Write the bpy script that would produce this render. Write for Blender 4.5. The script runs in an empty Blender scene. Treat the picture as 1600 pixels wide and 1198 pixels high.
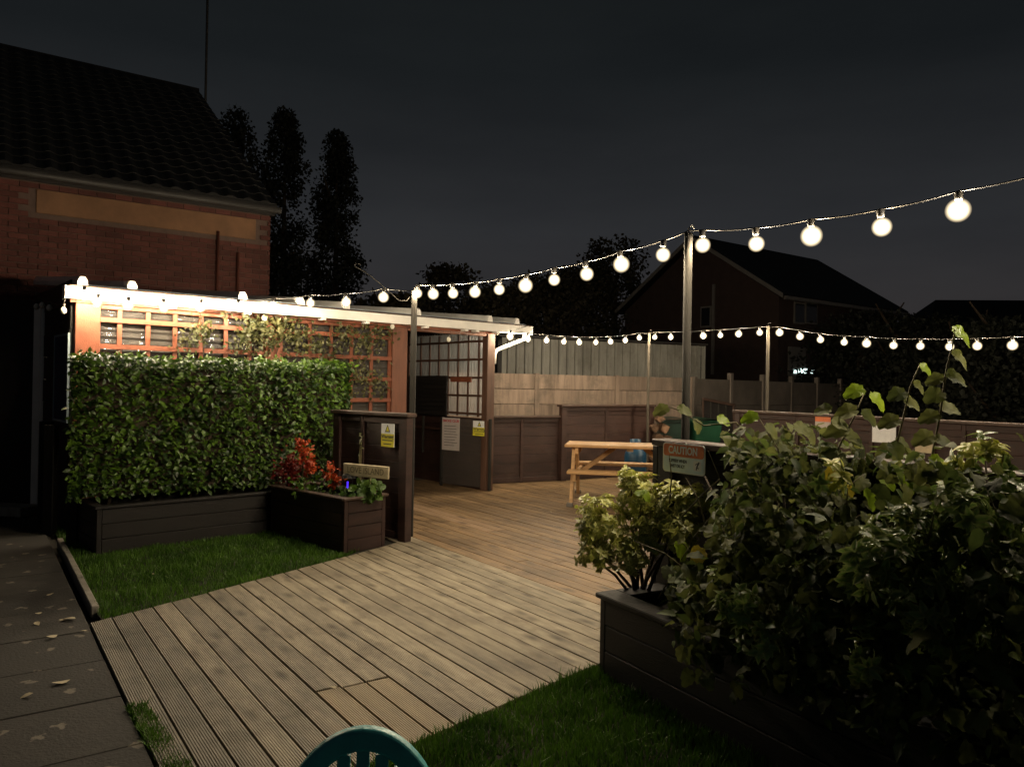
import bpy, math, random
import numpy as np
from mathutils import Vector, Matrix, Euler
random.seed(7); rng = np.random.default_rng(7)
R = math.radians
sc = bpy.context.scene
COL = sc.collection

# ---------------------------------------------------------------- camera, world, exposure
F, CAMZ, ROLL, PITCH = 1180.0, 1.6, math.atan(.0175), math.atan(5 / 1180)
fwd = Vector((0, math.cos(PITCH), math.sin(PITCH)))
right = Vector((math.cos(ROLL), 0, math.sin(ROLL)))
right = (right - fwd * right.dot(fwd)).normalized()
up = right.cross(fwd).normalized()
cam = bpy.data.cameras.new('camera'); cam.lens = F / 1600 * 36; cam.sensor_width = 36
cam.clip_start = .05; cam.clip_end = 400
co = bpy.data.objects.new('camera', cam); COL.objects.link(co)
co.matrix_world = Matrix.Translation((0, 0, CAMZ)) @ Matrix((right, up, -fwd)).transposed().to_4x4()
sc.camera = co
sc.render.engine = 'CYCLES'
sc.cycles.use_denoising = True
sc.cycles.max_bounces = 7; sc.cycles.diffuse_bounces = 3; sc.cycles.glossy_bounces = 3
sc.cycles.transparent_max_bounces = 12; sc.cycles.transmission_bounces = 5
sc.cycles.caustics_reflective = False; sc.cycles.caustics_refractive = False
sc.cycles.sample_clamp_indirect = 3
sc.cycles.use_light_tree = True
sc.view_settings.view_transform = 'Standard'; sc.view_settings.look = 'None'
sc.view_settings.exposure = 0; sc.view_settings.gamma = 1
BULB = 330.0 * (.042 / .021) ** 2                      # radiance of a lit bulb
w = bpy.data.worlds.new('World'); sc.world = w; w.use_nodes = True
nt = w.node_tree; nt.nodes.clear()
def wn(t, **k):
    n = nt.nodes.new(t)
    for a, b in k.items(): setattr(n, a, b)
    return n
sky = wn('ShaderNodeTexSky', sky_type='NISHITA', sun_disc=False)
sky.sun_elevation = R(-3.0); sky.sun_rotation = R(200); sky.air_density = 1.5; sky.dust_density = 2
tc = wn('ShaderNodeTexCoord'); mp = wn('ShaderNodeMapping'); mp.inputs['Scale'].default_value = (1.2, 1.2, 4.5)
nz = wn('ShaderNodeTexNoise'); nz.inputs['Scale'].default_value = 1.6; nz.inputs['Detail'].default_value = 5; nz.inputs['Roughness'].default_value = .55
sep = wn('ShaderNodeSeparateXYZ'); rz_ = wn('ShaderNodeValToRGB'); rc = wn('ShaderNodeValToRGB')
nt.links.new(tc.outputs['Generated'], mp.inputs['Vector']); nt.links.new(mp.outputs['Vector'], nz.inputs['Vector'])
nt.links.new(tc.outputs['Generated'], sep.inputs[0]); nt.links.new(sep.outputs['Z'], rz_.inputs[0])
e = rz_.color_ramp.elements
e[0].position = 0; e[0].color = (.0310, .0265, .0260, 1); e[1].position = .55; e[1].color = (.0080, .0100, .0104, 1)
m_ = e.new(.20); m_.color = (.0245, .0260, .0285, 1); m_ = e.new(.38); m_.color = (.0092, .0112, .0125, 1)
rc.color_ramp.elements[0].position = .35; rc.color_ramp.elements[0].color = (.84, .84, .86, 1)
rc.color_ramp.elements[1].position = .72; rc.color_ramp.elements[1].color = (1.16, 1.14, 1.13, 1)
nt.links.new(nz.outputs['Fac'], rc.inputs[0])
mul = wn('ShaderNodeMixRGB', blend_type='MULTIPLY'); mul.inputs[0].default_value = 1
nt.links.new(rz_.outputs[0], mul.inputs[1]); nt.links.new(rc.outputs[0], mul.inputs[2])
sk = wn('ShaderNodeMixRGB', blend_type='MULTIPLY'); sk.inputs[0].default_value = 1
sk.inputs[2].default_value = (.004, .004, .004, 1); nt.links.new(sky.outputs[0], sk.inputs[1])
ad = wn('ShaderNodeMixRGB', blend_type='ADD'); ad.inputs[0].default_value = 1
nt.links.new(mul.outputs[0], ad.inputs[1]); nt.links.new(sk.outputs[0], ad.inputs[2])
bg = wn('ShaderNodeBackground'); bg.inputs['Strength'].default_value = 1
wo = wn('ShaderNodeOutputWorld'); nt.links.new(ad.outputs[0], bg.inputs['Color']); nt.links.new(bg.outputs[0], wo.inputs[0])

# ---------------------------------------------------------------- where a thing seen in the photo stands in the world
def ray(px, py):
    return fwd + right * ((px - 800) / F) - up * ((py - 599) / F)
def at(px, py, d):
    r = ray(px, py); return Vector((0, 0, CAMZ)) + r * (d / r.y)
def gnd(px, py, z=0.0):
    r = ray(px, py); return Vector((0, 0, CAMZ)) + r * ((z - CAMZ) / r.z)
def on(px, py, P, Q):
    """point of the vertical plane through P, Q seen at px, py"""
    r = ray(px, py); dx, dy = Q[0] - P[0], Q[1] - P[1]
    k = (P[0] * dy - P[1] * dx) / (r.x * dy - r.y * dx)
    return Vector((0, 0, CAMZ)) + r * k

# ---------------------------------------------------------------- materials
def mat(name, col, rough=.6, metal=0, spec=.4, var=.0, nscale=8, stretch=(1, 1, 1), bump=0, bscale=40, rand=.0, col2=None, ribs=0, knots=0, coat=0, sheen=0, stain=0, staincol=(.02, .02, .02), flecks=0):
    m = bpy.data.materials.new(name); m.use_nodes = True
    n = m.node_tree.nodes; l = m.node_tree.links; p = n['Principled BSDF']
    p.inputs['Roughness'].default_value = rough; p.inputs['Metallic'].default_value = metal
    p.inputs['Specular IOR Level'].default_value = spec; p.inputs['Coat Weight'].default_value = coat
    tc = n.new('ShaderNodeTexCoord'); oi = n.new('ShaderNodeObjectInfo')
    off = n.new('ShaderNodeVectorMath'); off.operation = 'ADD'
    mu = n.new('ShaderNodeMath'); mu.operation = 'MULTIPLY'; mu.inputs[1].default_value = 37 if rand else 0
    l.new(oi.outputs['Random'], mu.inputs[0]); l.new(tc.outputs['Object'], off.inputs[0]); l.new(mu.outputs[0], off.inputs[1])
    mp = n.new('ShaderNodeMapping'); mp.inputs['Scale'].default_value = stretch; l.new(off.outputs[0], mp.inputs[0])
    nz = n.new('ShaderNodeTexNoise'); nz.inputs['Scale'].default_value = nscale; nz.inputs['Detail'].default_value = 6; nz.inputs['Roughness'].default_value = .62
    l.new(mp.outputs[0], nz.inputs['Vector'])
    cr = n.new('ShaderNodeValToRGB'); c2 = col2 or tuple(c * (1 - var) for c in col)
    cr.color_ramp.elements[0].position = .32; cr.color_ramp.elements[0].color = (*c2, 1)
    cr.color_ramp.elements[1].position = .68; cr.color_ramp.elements[1].color = (*(col if col2 else tuple(min(1, c * (1 + var * .6)) for c in col)), 1)
    l.new(nz.outputs['Fac'], cr.inputs[0]); out = cr.outputs[0]
    if rand:
        a = n.new('ShaderNodeMapRange'); a.inputs['To Min'].default_value = 1 - rand; a.inputs['To Max'].default_value = 1 + rand
        l.new(oi.outputs['Random'], a.inputs['Value'])
        x = n.new('ShaderNodeVectorMath'); x.operation = 'SCALE'; l.new(out, x.inputs[0]); l.new(a.outputs[0], x.inputs['Scale']); out = x.outputs[0]
    if knots:
        vo = n.new('ShaderNodeTexVoronoi'); vo.inputs['Scale'].default_value = knots
        mk = n.new('ShaderNodeMapping'); mk.inputs['Scale'].default_value = (1, 2.6, 0.01); l.new(off.outputs[0], mk.inputs[0]); l.new(mk.outputs[0], vo.inputs['Vector'])
        kr = n.new('ShaderNodeValToRGB'); kr.color_ramp.elements[0].position = .05; kr.color_ramp.elements[0].color = (.22, .18, .14, 1)
        kr.color_ramp.elements[1].position = .32; kr.color_ramp.elements[1].color = (1, 1, 1, 1); l.new(vo.outputs['Distance'], kr.inputs[0])
        x = n.new('ShaderNodeMixRGB'); x.blend_type = 'MULTIPLY'; x.inputs[0].default_value = .9; l.new(out, x.inputs[1]); l.new(kr.outputs[0], x.inputs[2]); out = x.outputs[0]
    if stain:
        ns = n.new('ShaderNodeTexNoise'); ns.inputs['Scale'].default_value = stain; ns.inputs['Detail'].default_value = 8; ns.inputs['Roughness'].default_value = .7
        g = n.new('ShaderNodeNewGeometry'); l.new(g.outputs['Position'], ns.inputs['Vector'])
        sr = n.new('ShaderNodeValToRGB'); sr.color_ramp.elements[0].position = .50; sr.color_ramp.elements[0].color = (0, 0, 0, 1)
        sr.color_ramp.elements[1].position = .70; sr.color_ramp.elements[1].color = (1, 1, 1, 1); l.new(ns.outputs['Fac'], sr.inputs[0])
        x = n.new('ShaderNodeMixRGB'); l.new(sr.outputs[0], x.inputs[0]); l.new(out, x.inputs[1]); x.inputs[2].default_value = (*staincol, 1); out = x.outputs[0]
    if flecks:
        g = n.new('ShaderNodeNewGeometry'); w1 = n.new('ShaderNodeTexNoise'); w1.inputs['Scale'].default_value = 22; l.new(g.outputs['Position'], w1.inputs['Vector'])
        av = n.new('ShaderNodeVectorMath'); av.operation = 'SCALE'; av.inputs['Scale'].default_value = .10; l.new(w1.outputs['Color'], av.inputs[0])
        aw = n.new('ShaderNodeVectorMath'); aw.operation = 'ADD'; l.new(g.outputs['Position'], aw.inputs[0]); l.new(av.outputs[0], aw.inputs[1])
        vo = n.new('ShaderNodeTexVoronoi'); vo.inputs['Scale'].default_value = flecks; l.new(aw.outputs[0], vo.inputs['Vector'])
        kr = n.new('ShaderNodeValToRGB'); kr.color_ramp.elements[0].position = .13; kr.color_ramp.elements[0].color = (1, 1, 1, 1)
        kr.color_ramp.elements[1].position = .19; kr.color_ramp.elements[1].color = (0, 0, 0, 1); l.new(vo.outputs['Distance'], kr.inputs[0])
        x = n.new('ShaderNodeMixRGB'); l.new(kr.outputs[0], x.inputs[0]); l.new(out, x.inputs[1]); x.inputs[2].default_value = (.16, .14, .11, 1); out = x.outputs[0]
    l.new(out, p.inputs['Base Color'])
    h = None
    if bump:
        nb = n.new('ShaderNodeTexNoise'); nb.inputs['Scale'].default_value = bscale; nb.inputs['Detail'].default_value = 5; l.new(mp.outputs[0], nb.inputs['Vector'])
        b = n.new('ShaderNodeBump'); b.inputs['Strength'].default_value = bump; b.inputs['Distance'].default_value = .01
        l.new(nb.outputs['Fac'], b.inputs['Height']); h = b.outputs[0]
    if ribs:
        sp = n.new('ShaderNodeSeparateXYZ'); l.new(tc.outputs['Object'], sp.inputs[0])
        s1 = n.new('ShaderNodeMath'); s1.operation = 'MULTIPLY'; s1.inputs[1].default_value = 2 * math.pi / ribs; l.new(sp.outputs['Y'], s1.inputs[0])
        s2 = n.new('ShaderNodeMath'); s2.operation = 'SINE'; l.new(s1.outputs[0], s2.inputs[0])
        b2 = n.new('ShaderNodeBump'); b2.inputs['Strength'].default_value = .9; b2.inputs['Distance'].default_value = .0016
        l.new(s2.outputs[0], b2.inputs['Height'])
        if h: l.new(h, b2.inputs['Normal'])
        h = b2.outputs[0]
    if h: l.new(h, p.inputs['Normal'])
    # roughness breakup
    rr = n.new('ShaderNodeMapRange'); rr.inputs['To Min'].default_value = max(.03, rough - .12); rr.inputs['To Max'].default_value = min(1, rough + .12)
    l.new(nz.outputs['Fac'], rr.inputs['Value']); l.new(rr.outputs[0], p.inputs['Roughness'])
    return m

def leafmat(name, c1, c2, rough=.38, trans=.35, edge=None, nscale=6):
    m = bpy.data.materials.new(name); m.use_nodes = True
    n = m.node_tree.nodes; l = m.node_tree.links; p = n['Principled BSDF']; out = n['Material Output']
    p.inputs['Roughness'].default_value = rough; p.inputs['Specular IOR Level'].default_value = .45
    g = n.new('ShaderNodeNewGeometry'); nz = n.new('ShaderNodeTexNoise'); nz.inputs['Scale'].default_value = nscale; nz.inputs['Detail'].default_value = 4
    l.new(g.outputs['Position'], nz.inputs['Vector'])
    at_ = n.new('ShaderNodeAttribute'); at_.attribute_name = 'tone'
    ad_ = n.new('ShaderNodeMath'); ad_.operation = 'ADD'; l.new(nz.outputs['Fac'], ad_.inputs[0]); l.new(at_.outputs['Fac'], ad_.inputs[1])
    oi = n.new('ShaderNodeObjectInfo'); om = n.new('ShaderNodeMath'); om.operation = 'MULTIPLY_ADD'; om.inputs[1].default_value = .25; l.new(oi.outputs['Random'], om.inputs[0]); l.new(ad_.outputs[0], om.inputs[2])
    cr = n.new('ShaderNodeValToRGB'); cr.color_ramp.elements[0].position = .42; cr.color_ramp.elements[0].color = (*c1, 1)
    cr.color_ramp.elements[1].position = 1.05; cr.color_ramp.elements[1].color = (*c2, 1); l.new(om.outputs[0], cr.inputs[0])
    o = cr.outputs[0]
    if edge:
        uv = n.new('ShaderNodeAttribute'); uv.attribute_name = 'rim'
        x = n.new('ShaderNodeMixRGB'); l.new(uv.outputs['Fac'], x.inputs[0]); l.new(o, x.inputs[1]); x.inputs[2].default_value = (*edge, 1); o = x.outputs[0]
    l.new(o, p.inputs['Base Color'])
    t = n.new('ShaderNodeBsdfTranslucent'); l.new(o, t.inputs['Color'])
    mx = n.new('ShaderNodeMixShader'); mx.inputs[0].default_value = trans
    l.new(p.outputs[0], mx.inputs[1]); l.new(t.outputs[0], mx.inputs[2]); l.new(mx.outputs[0], out.inputs[0])
    return m

def emit(name, col, s):
    m = bpy.data.materials.new(name); m.use_nodes = True
    n = m.node_tree.nodes; n.clear(); e = n.new('ShaderNodeEmission'); o = n.new('ShaderNodeOutputMaterial')
    e.inputs[0].default_value = (*col, 1); e.inputs[1].default_value = s; m.node_tree.links.new(e.outputs[0], o.inputs[0]); return m

def sheet(name, col, transp, trl, rough=.12):
    m = bpy.data.materials.new(name); m.use_nodes = True
    n = m.node_tree.nodes; l = m.node_tree.links; p = n['Principled BSDF']; o = n['Material Output']
    p.inputs['Base Color'].default_value = (*col, 1); p.inputs['Roughness'].default_value = rough; p.inputs['Specular IOR Level'].default_value = .6
    t = n.new('ShaderNodeBsdfTransparent'); t.inputs[0].default_value = (.9, .92, .95, 1); tl = n.new('ShaderNodeBsdfTranslucent'); tl.inputs[0].default_value = (*col, 1)
    a = n.new('ShaderNodeMixShader'); a.inputs[0].default_value = trl; l.new(p.outputs[0], a.inputs[1]); l.new(tl.outputs[0], a.inputs[2])
    b = n.new('ShaderNodeMixShader'); b.inputs[0].default_value = transp; l.new(a.outputs[0], b.inputs[1]); l.new(t.outputs[0], b.inputs[2])
    l.new(b.outputs[0], o.inputs[0]); return m

M = {}
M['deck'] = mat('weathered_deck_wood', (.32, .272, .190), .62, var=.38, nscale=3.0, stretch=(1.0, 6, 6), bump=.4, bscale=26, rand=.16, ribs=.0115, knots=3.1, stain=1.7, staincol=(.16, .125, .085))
M['deck_strip'] = mat('pale_strip_deck_wood', (.34, .225, .135), .55, var=.25, nscale=3.0, stretch=(1.0, 6, 6), bump=.3, bscale=26, rand=.06, ribs=.0115, knots=2.0)  # lighter boards in the strips by the shelter opening
M['deck_far'] = mat('warm_brown_deck_wood', (.255, .165, .085), .5, var=.40, nscale=3.0, stretch=(1.0, 6, 6), bump=.4, bscale=26, rand=.2, ribs=.0115, knots=2.6, stain=1.2, staincol=(.10, .064, .034))  # darker, warmer boards of the far deck
M['deck_mid'] = mat('mid_tone_deck_wood', (.150, .133, .102), .6, var=.42, nscale=3.0, stretch=(1.0, 6, 6), bump=.4, bscale=26, rand=.2, ribs=.0115, knots=2.8, stain=1.9, staincol=(.11, .095, .065))
M['deck_dark'] = mat('dark_tone_deck_wood', (.092, .083, .063), .55, var=.45, nscale=3.0, stretch=(1.0, 6, 6), bump=.4, bscale=26, rand=.22, ribs=.0115, knots=2.6, stain=2.0, staincol=(.065, .066, .034))
DK = []  # grime and light falloff towards the left, both put into board colours
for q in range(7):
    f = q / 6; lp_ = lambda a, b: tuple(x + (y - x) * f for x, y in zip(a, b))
    DK.append(mat('deck_wood_grime_falloff', lp_((.115, .100, .076), (.325, .272, .190)), .6, var=.42, nscale=3.0, stretch=(1.0, 6, 6), bump=.4, bscale=26, rand=.14, ribs=.0115, knots=2.9, stain=1.8, staincol=lp_((.055, .052, .034), (.155, .122, .083))))
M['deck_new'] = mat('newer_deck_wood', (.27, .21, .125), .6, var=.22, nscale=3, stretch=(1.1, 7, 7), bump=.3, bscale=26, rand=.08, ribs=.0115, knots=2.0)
M['brown'] = mat('dark_brown_stained_wood', (.036, .0165, .0125), .58, var=.45, nscale=3, stretch=(1, 1, 7), bump=.4, bscale=30, rand=.22, stain=3.2, staincol=(.055, .031, .024))
M['black'] = mat('near_black_stained_wood', (.016, .013, .012), .6, var=.4, nscale=3, stretch=(1, 1, 7), bump=.35, bscale=30, rand=.15)
M['browndim'] = mat('dim_lit_stained_wood', (.011, .008, .0065), .6, var=.4, nscale=3, stretch=(1, 1, 7), bump=.35, bscale=30, rand=.2, stain=3, staincol=(.012, .011, .008))  # brown with the hedge planter's dim lighting put into its colour
M['cap'] = mat('worn_brown_capping', (.058, .034, .025), .5, var=.45, nscale=4, stretch=(1, 6, 6), bump=.3, bscale=24, rand=.1)
M['orange'] = mat('red_cedar_stained_trellis', (.225, .068, .033), .55, var=.25, nscale=4, stretch=(2, 2, 2), bump=.2, bscale=40, rand=.08)
M['postorange'] = mat('worn_cedar_post', (.17, .066, .038), .6, var=.3, nscale=3, stretch=(6, 6, 1), bump=.3, bscale=30)
M['postbrown'] = mat('brown_stained_post', (.095, .048, .031), .6, var=.3, nscale=3, stretch=(6, 6, 1), bump=.3, bscale=30)
M['darktrellis'] = mat('dark_trellis_wood', (.075, .035, .022), .6, var=.25, nscale=5, bump=.2, rand=.1)  # backlit look of the end trellis put into a dark brown
M['white'] = mat('white_upvc', (.78, .76, .72), .32, var=.10, nscale=3, bump=.05, bscale=8)
M['pole'] = mat('grey_timber_pole', (.028, .026, .023), .85, spec=.15, var=.3, nscale=6, stretch=(6, 6, .8), bump=.3, bscale=20)
M['polew'] = mat('pale_timber_pole', (.06, .052, .040), .8, spec=.2, var=.3, nscale=6, stretch=(6, 6, .8), bump=.3, bscale=20)
M['pine'] = mat('golden_pine', (.52, .31, .14), .5, var=.22, nscale=3, stretch=(1, 7, 7), bump=.2, bscale=20, rand=.1, knots=2.2)
M['concrete'] = mat('concrete_gravel_board', (.30, .225, .175), .85, var=.40, nscale=2.2, stretch=(4, 1, .35), bump=.35, bscale=50, rand=.22, stain=1.6, staincol=(.15, .125, .10))
M['concrete_old'] = mat('grey_concrete_fence', (.19, .16, .135), .85, var=.3, nscale=2, bump=.35, bscale=50, rand=.2)
M['slab'] = mat('paving_slab', (.038, .034, .030), .8, var=.35, nscale=5, bump=.5, bscale=60, rand=.18, stain=3.2, staincol=(.026, .024, .021), flecks=5.5)
M['ground'] = mat('earth', (.03, .026, .02), .95, var=.3, nscale=4, bump=.5)
M['soil'] = mat('planter_soil', (.02, .015, .011), .95, var=.4, nscale=20, bump=.8, bscale=60)
M['kerb'] = mat('kerb_concrete', (.30, .27, .23), .85, var=.3, nscale=8, bump=.4)
M['brick'] = mat('red_brick', (.105, .034, .026), .85, var=.25, nscale=10, bump=.4, bscale=60, rand=.28)
M['mortar'] = mat('lime_mortar', (.125, .082, .066), .9, var=.2, nscale=10, bump=.3)
M['render'] = mat('buff_render_patch', (.225, .118, .062), .85, var=.28, nscale=2.5, bump=.3, bscale=30)
M['tile'] = mat('dark_roof_tile', (.0045, .0043, .0046), .75, var=.3, nscale=8, bump=.3, rand=.35)
M['steel'] = mat('grey_corrugated_cladding', (.25, .245, .22), .5, var=.3, nscale=2, stretch=(2, 2, .5), bump=.1, bscale=10, stain=1.5, staincol=(.14, .13, .11))
M['guttergrey'] = mat('old_grey_gutter', (.045, .042, .040), .5, var=.3, nscale=5)
M['rust'] = mat('rusty_pipe', (.10, .03, .018), .7, var=.3, nscale=8)
M['green'] = mat('green_bin_plastic', (.010, .052, .026), .35, var=.15, nscale=4)
M['greendark'] = mat('dark_green_bin_plastic', (.009, .026, .019), .35, var=.15, nscale=4)
M['rubber'] = mat('black_rubber', (.015, .015, .015), .7)
M['cable'] = mat('black_cable', (.03, .028, .025), .45)
M['blue'] = mat('blue_painted_steel', (.010, .050, .10), .4, var=.15, nscale=6)
M['teal'] = mat('teal_green_plastic', (.07, .42, .43), .38, var=.16, nscale=7, bump=.12, bscale=90)
M['signwhite'] = mat('sign_white', (.80, .82, .84), .4, var=.10, nscale=14)
M['signblue'] = mat('sign_pale_blue', (.72, .84, .92), .4, var=.10, nscale=12)
M['signorange'] = mat('sign_orange', (.74, .22, .09), .42, var=.14, nscale=12)
M['ink'] = mat('printed_ink', (.03, .035, .05), .5)
M['yellow'] = mat('warning_yellow', (.68, .62, .05), .45, var=.06, nscale=12)
M['paper'] = mat('laminated_paper', (.50, .45, .43), .3, var=.08, nscale=12)
M['red'] = mat('red_heading_print', (.42, .05, .06), .4)
M['cream'] = mat('cream_painted_board', (.50, .42, .27), .6, var=.28, nscale=9, bump=.3)
M['letter'] = mat('worn_engraved_letter', (.19, .16, .09), .7, var=.35, nscale=14)
M['navy'] = mat('dark_blue_notice', (.012, .03, .10), .35, var=.3, nscale=4)
M['signframe'] = mat('pale_sign_frame', (.30, .38, .42), .4)
M['log'] = mat('split_firewood', (.10, .055, .03), .8, var=.5, nscale=8, bump=.5, rand=.35)
M['bark'] = mat('bark', (.05, .035, .022), .9, var=.4, nscale=12, bump=.6)
M['stem'] = mat('green_brown_stem', (.12, .10, .045), .7, var=.3, nscale=12)
M['housewhite'] = mat('pale_house_trim', (.18, .165, .15), .6, var=.15)
M['housebrick'] = mat('far_house_brick', (.055, .034, .028), .85, var=.25, nscale=3)
M['darkglass'] = mat('dark_window_glass', (.02, .022, .025), .15, spec=.6)
M['lit'] = emit('lit_window_light', (.75, 1, .95), 2.2)
M['bulb'] = emit('lit_bulb_glass', (1.0, .80, .52), BULB)
M['bulbcool'] = emit('lit_bulb_glass_cool', (1.0, .86, .66), BULB)
def haloglass(name, col, st):
    m = bpy.data.materials.new(name); m.use_nodes = True
    n = m.node_tree.nodes; l = m.node_tree.links; n.clear(); o = n.new('ShaderNodeOutputMaterial')
    lw = n.new('ShaderNodeLayerWeight'); lw.inputs['Blend'].default_value = .5
    cr = n.new('ShaderNodeValToRGB'); el = cr.color_ramp.elements
    el[0].position = 0; el[0].color = (1, 1, 1, 1); el[1].position = .93; el[1].color = (0, 0, 0, 1)
    for p_, v in ((.10, .85), (.24, .42), (.42, .17), (.62, .06), (.80, .018)):
        q = el.new(p_); q.color = (v, v, v, 1)
    e = n.new('ShaderNodeEmission'); e.inputs[0].default_value = (*col, 1); e.inputs[1].default_value = st
    t = n.new('ShaderNodeBsdfTransparent'); mx = n.new('ShaderNodeAddShader'); sm = n.new('ShaderNodeMath'); sm.operation = 'MULTIPLY'; sm.inputs[1].default_value = st
    l.new(lw.outputs['Facing'], cr.inputs[0]); l.new(cr.outputs[0], sm.inputs[0]); l.new(sm.outputs[0], e.inputs[1]); l.new(t.outputs[0], mx.inputs[0]); l.new(e.outputs[0], mx.inputs[1]); l.new(mx.outputs[0], o.inputs[0])
    m.cycles.emission_sampling = 'NONE'; return m
M['shell'] = haloglass('bloom_halo_globe_glass', (1.0, .80, .50), 2.6)  # soft bloom halo painted as emission fading towards the globe edge
M['bulboff'] = mat('unlit_bulb_glass', (.75, .72, .62), .12, spec=.8)
M['bluelight'] = emit('blue_solar_light', (.08, .03, 1), 1.3)
M['poly'] = sheet('corrugated_clear_sheet', (.11, .10, .09), .25, .18, .09)
M['polyend'] = sheet('corrugated_translucent_sheet', (.36, .37, .38), .42, .6, .15)
M['roof'] = sheet('polycarbonate_roof', (.50, .58, .66), .30, .4, .15)
M['perspex'] = sheet('scuffed_perspex', (.30, .26, .23), .84, .3, .12)
M['hedge'] = leafmat('hedge_leaf', (.014, .036, .005), (.125, .235, .018), .44, .22)
M['vine'] = leafmat('broad_leaf', (.045, .060, .015), (.205, .215, .062), .68, .42)
M['vine2'] = leafmat('narrow_leaf', (.030, .055, .014), (.15, .20, .045), .60, .35)
M['vinelime'] = leafmat('lime_leaf', (.16, .24, .018), (.26, .36, .02), .40, .50)
M['vineyel'] = leafmat('yellowing_leaf', (.34, .27, .02), (.46, .36, .04), .45, .45)
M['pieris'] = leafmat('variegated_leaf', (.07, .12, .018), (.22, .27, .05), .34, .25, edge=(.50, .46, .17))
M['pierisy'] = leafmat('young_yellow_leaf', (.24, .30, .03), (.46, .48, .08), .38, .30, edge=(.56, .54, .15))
M['pierisg'] = leafmat('green_whorl_leaf', (.040, .095, .018), (.13, .23, .035), .34, .25, edge=(.22, .25, .08))
M['climb'] = leafmat('climber_leaf', (.05, .06, .018), (.13, .12, .04), .5, .35)
M['fuchsia'] = leafmat('orange_bract', (.36, .035, .012), (.60, .12, .02), .5, .3)
M['maroon'] = leafmat('maroon_bract', (.13, .012, .010), (.28, .03, .016), .5, .3)
M['geranium'] = leafmat('geranium_leaf', (.04, .09, .015), (.12, .20, .03), .5, .3)
M['grass'] = leafmat('grass_blade', (.028, .075, .008), (.105, .22, .020), .5, .3, nscale=2.5)
M['treeleaf'] = leafmat('night_tree_leaf', (.009, .011, .007), (.018, .021, .012), .7, .1, nscale=.7)
M['treebrown'] = leafmat('dull_tree_leaf', (.030, .026, .014), (.055, .045, .024), .7, .15, nscale=.7)

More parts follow.
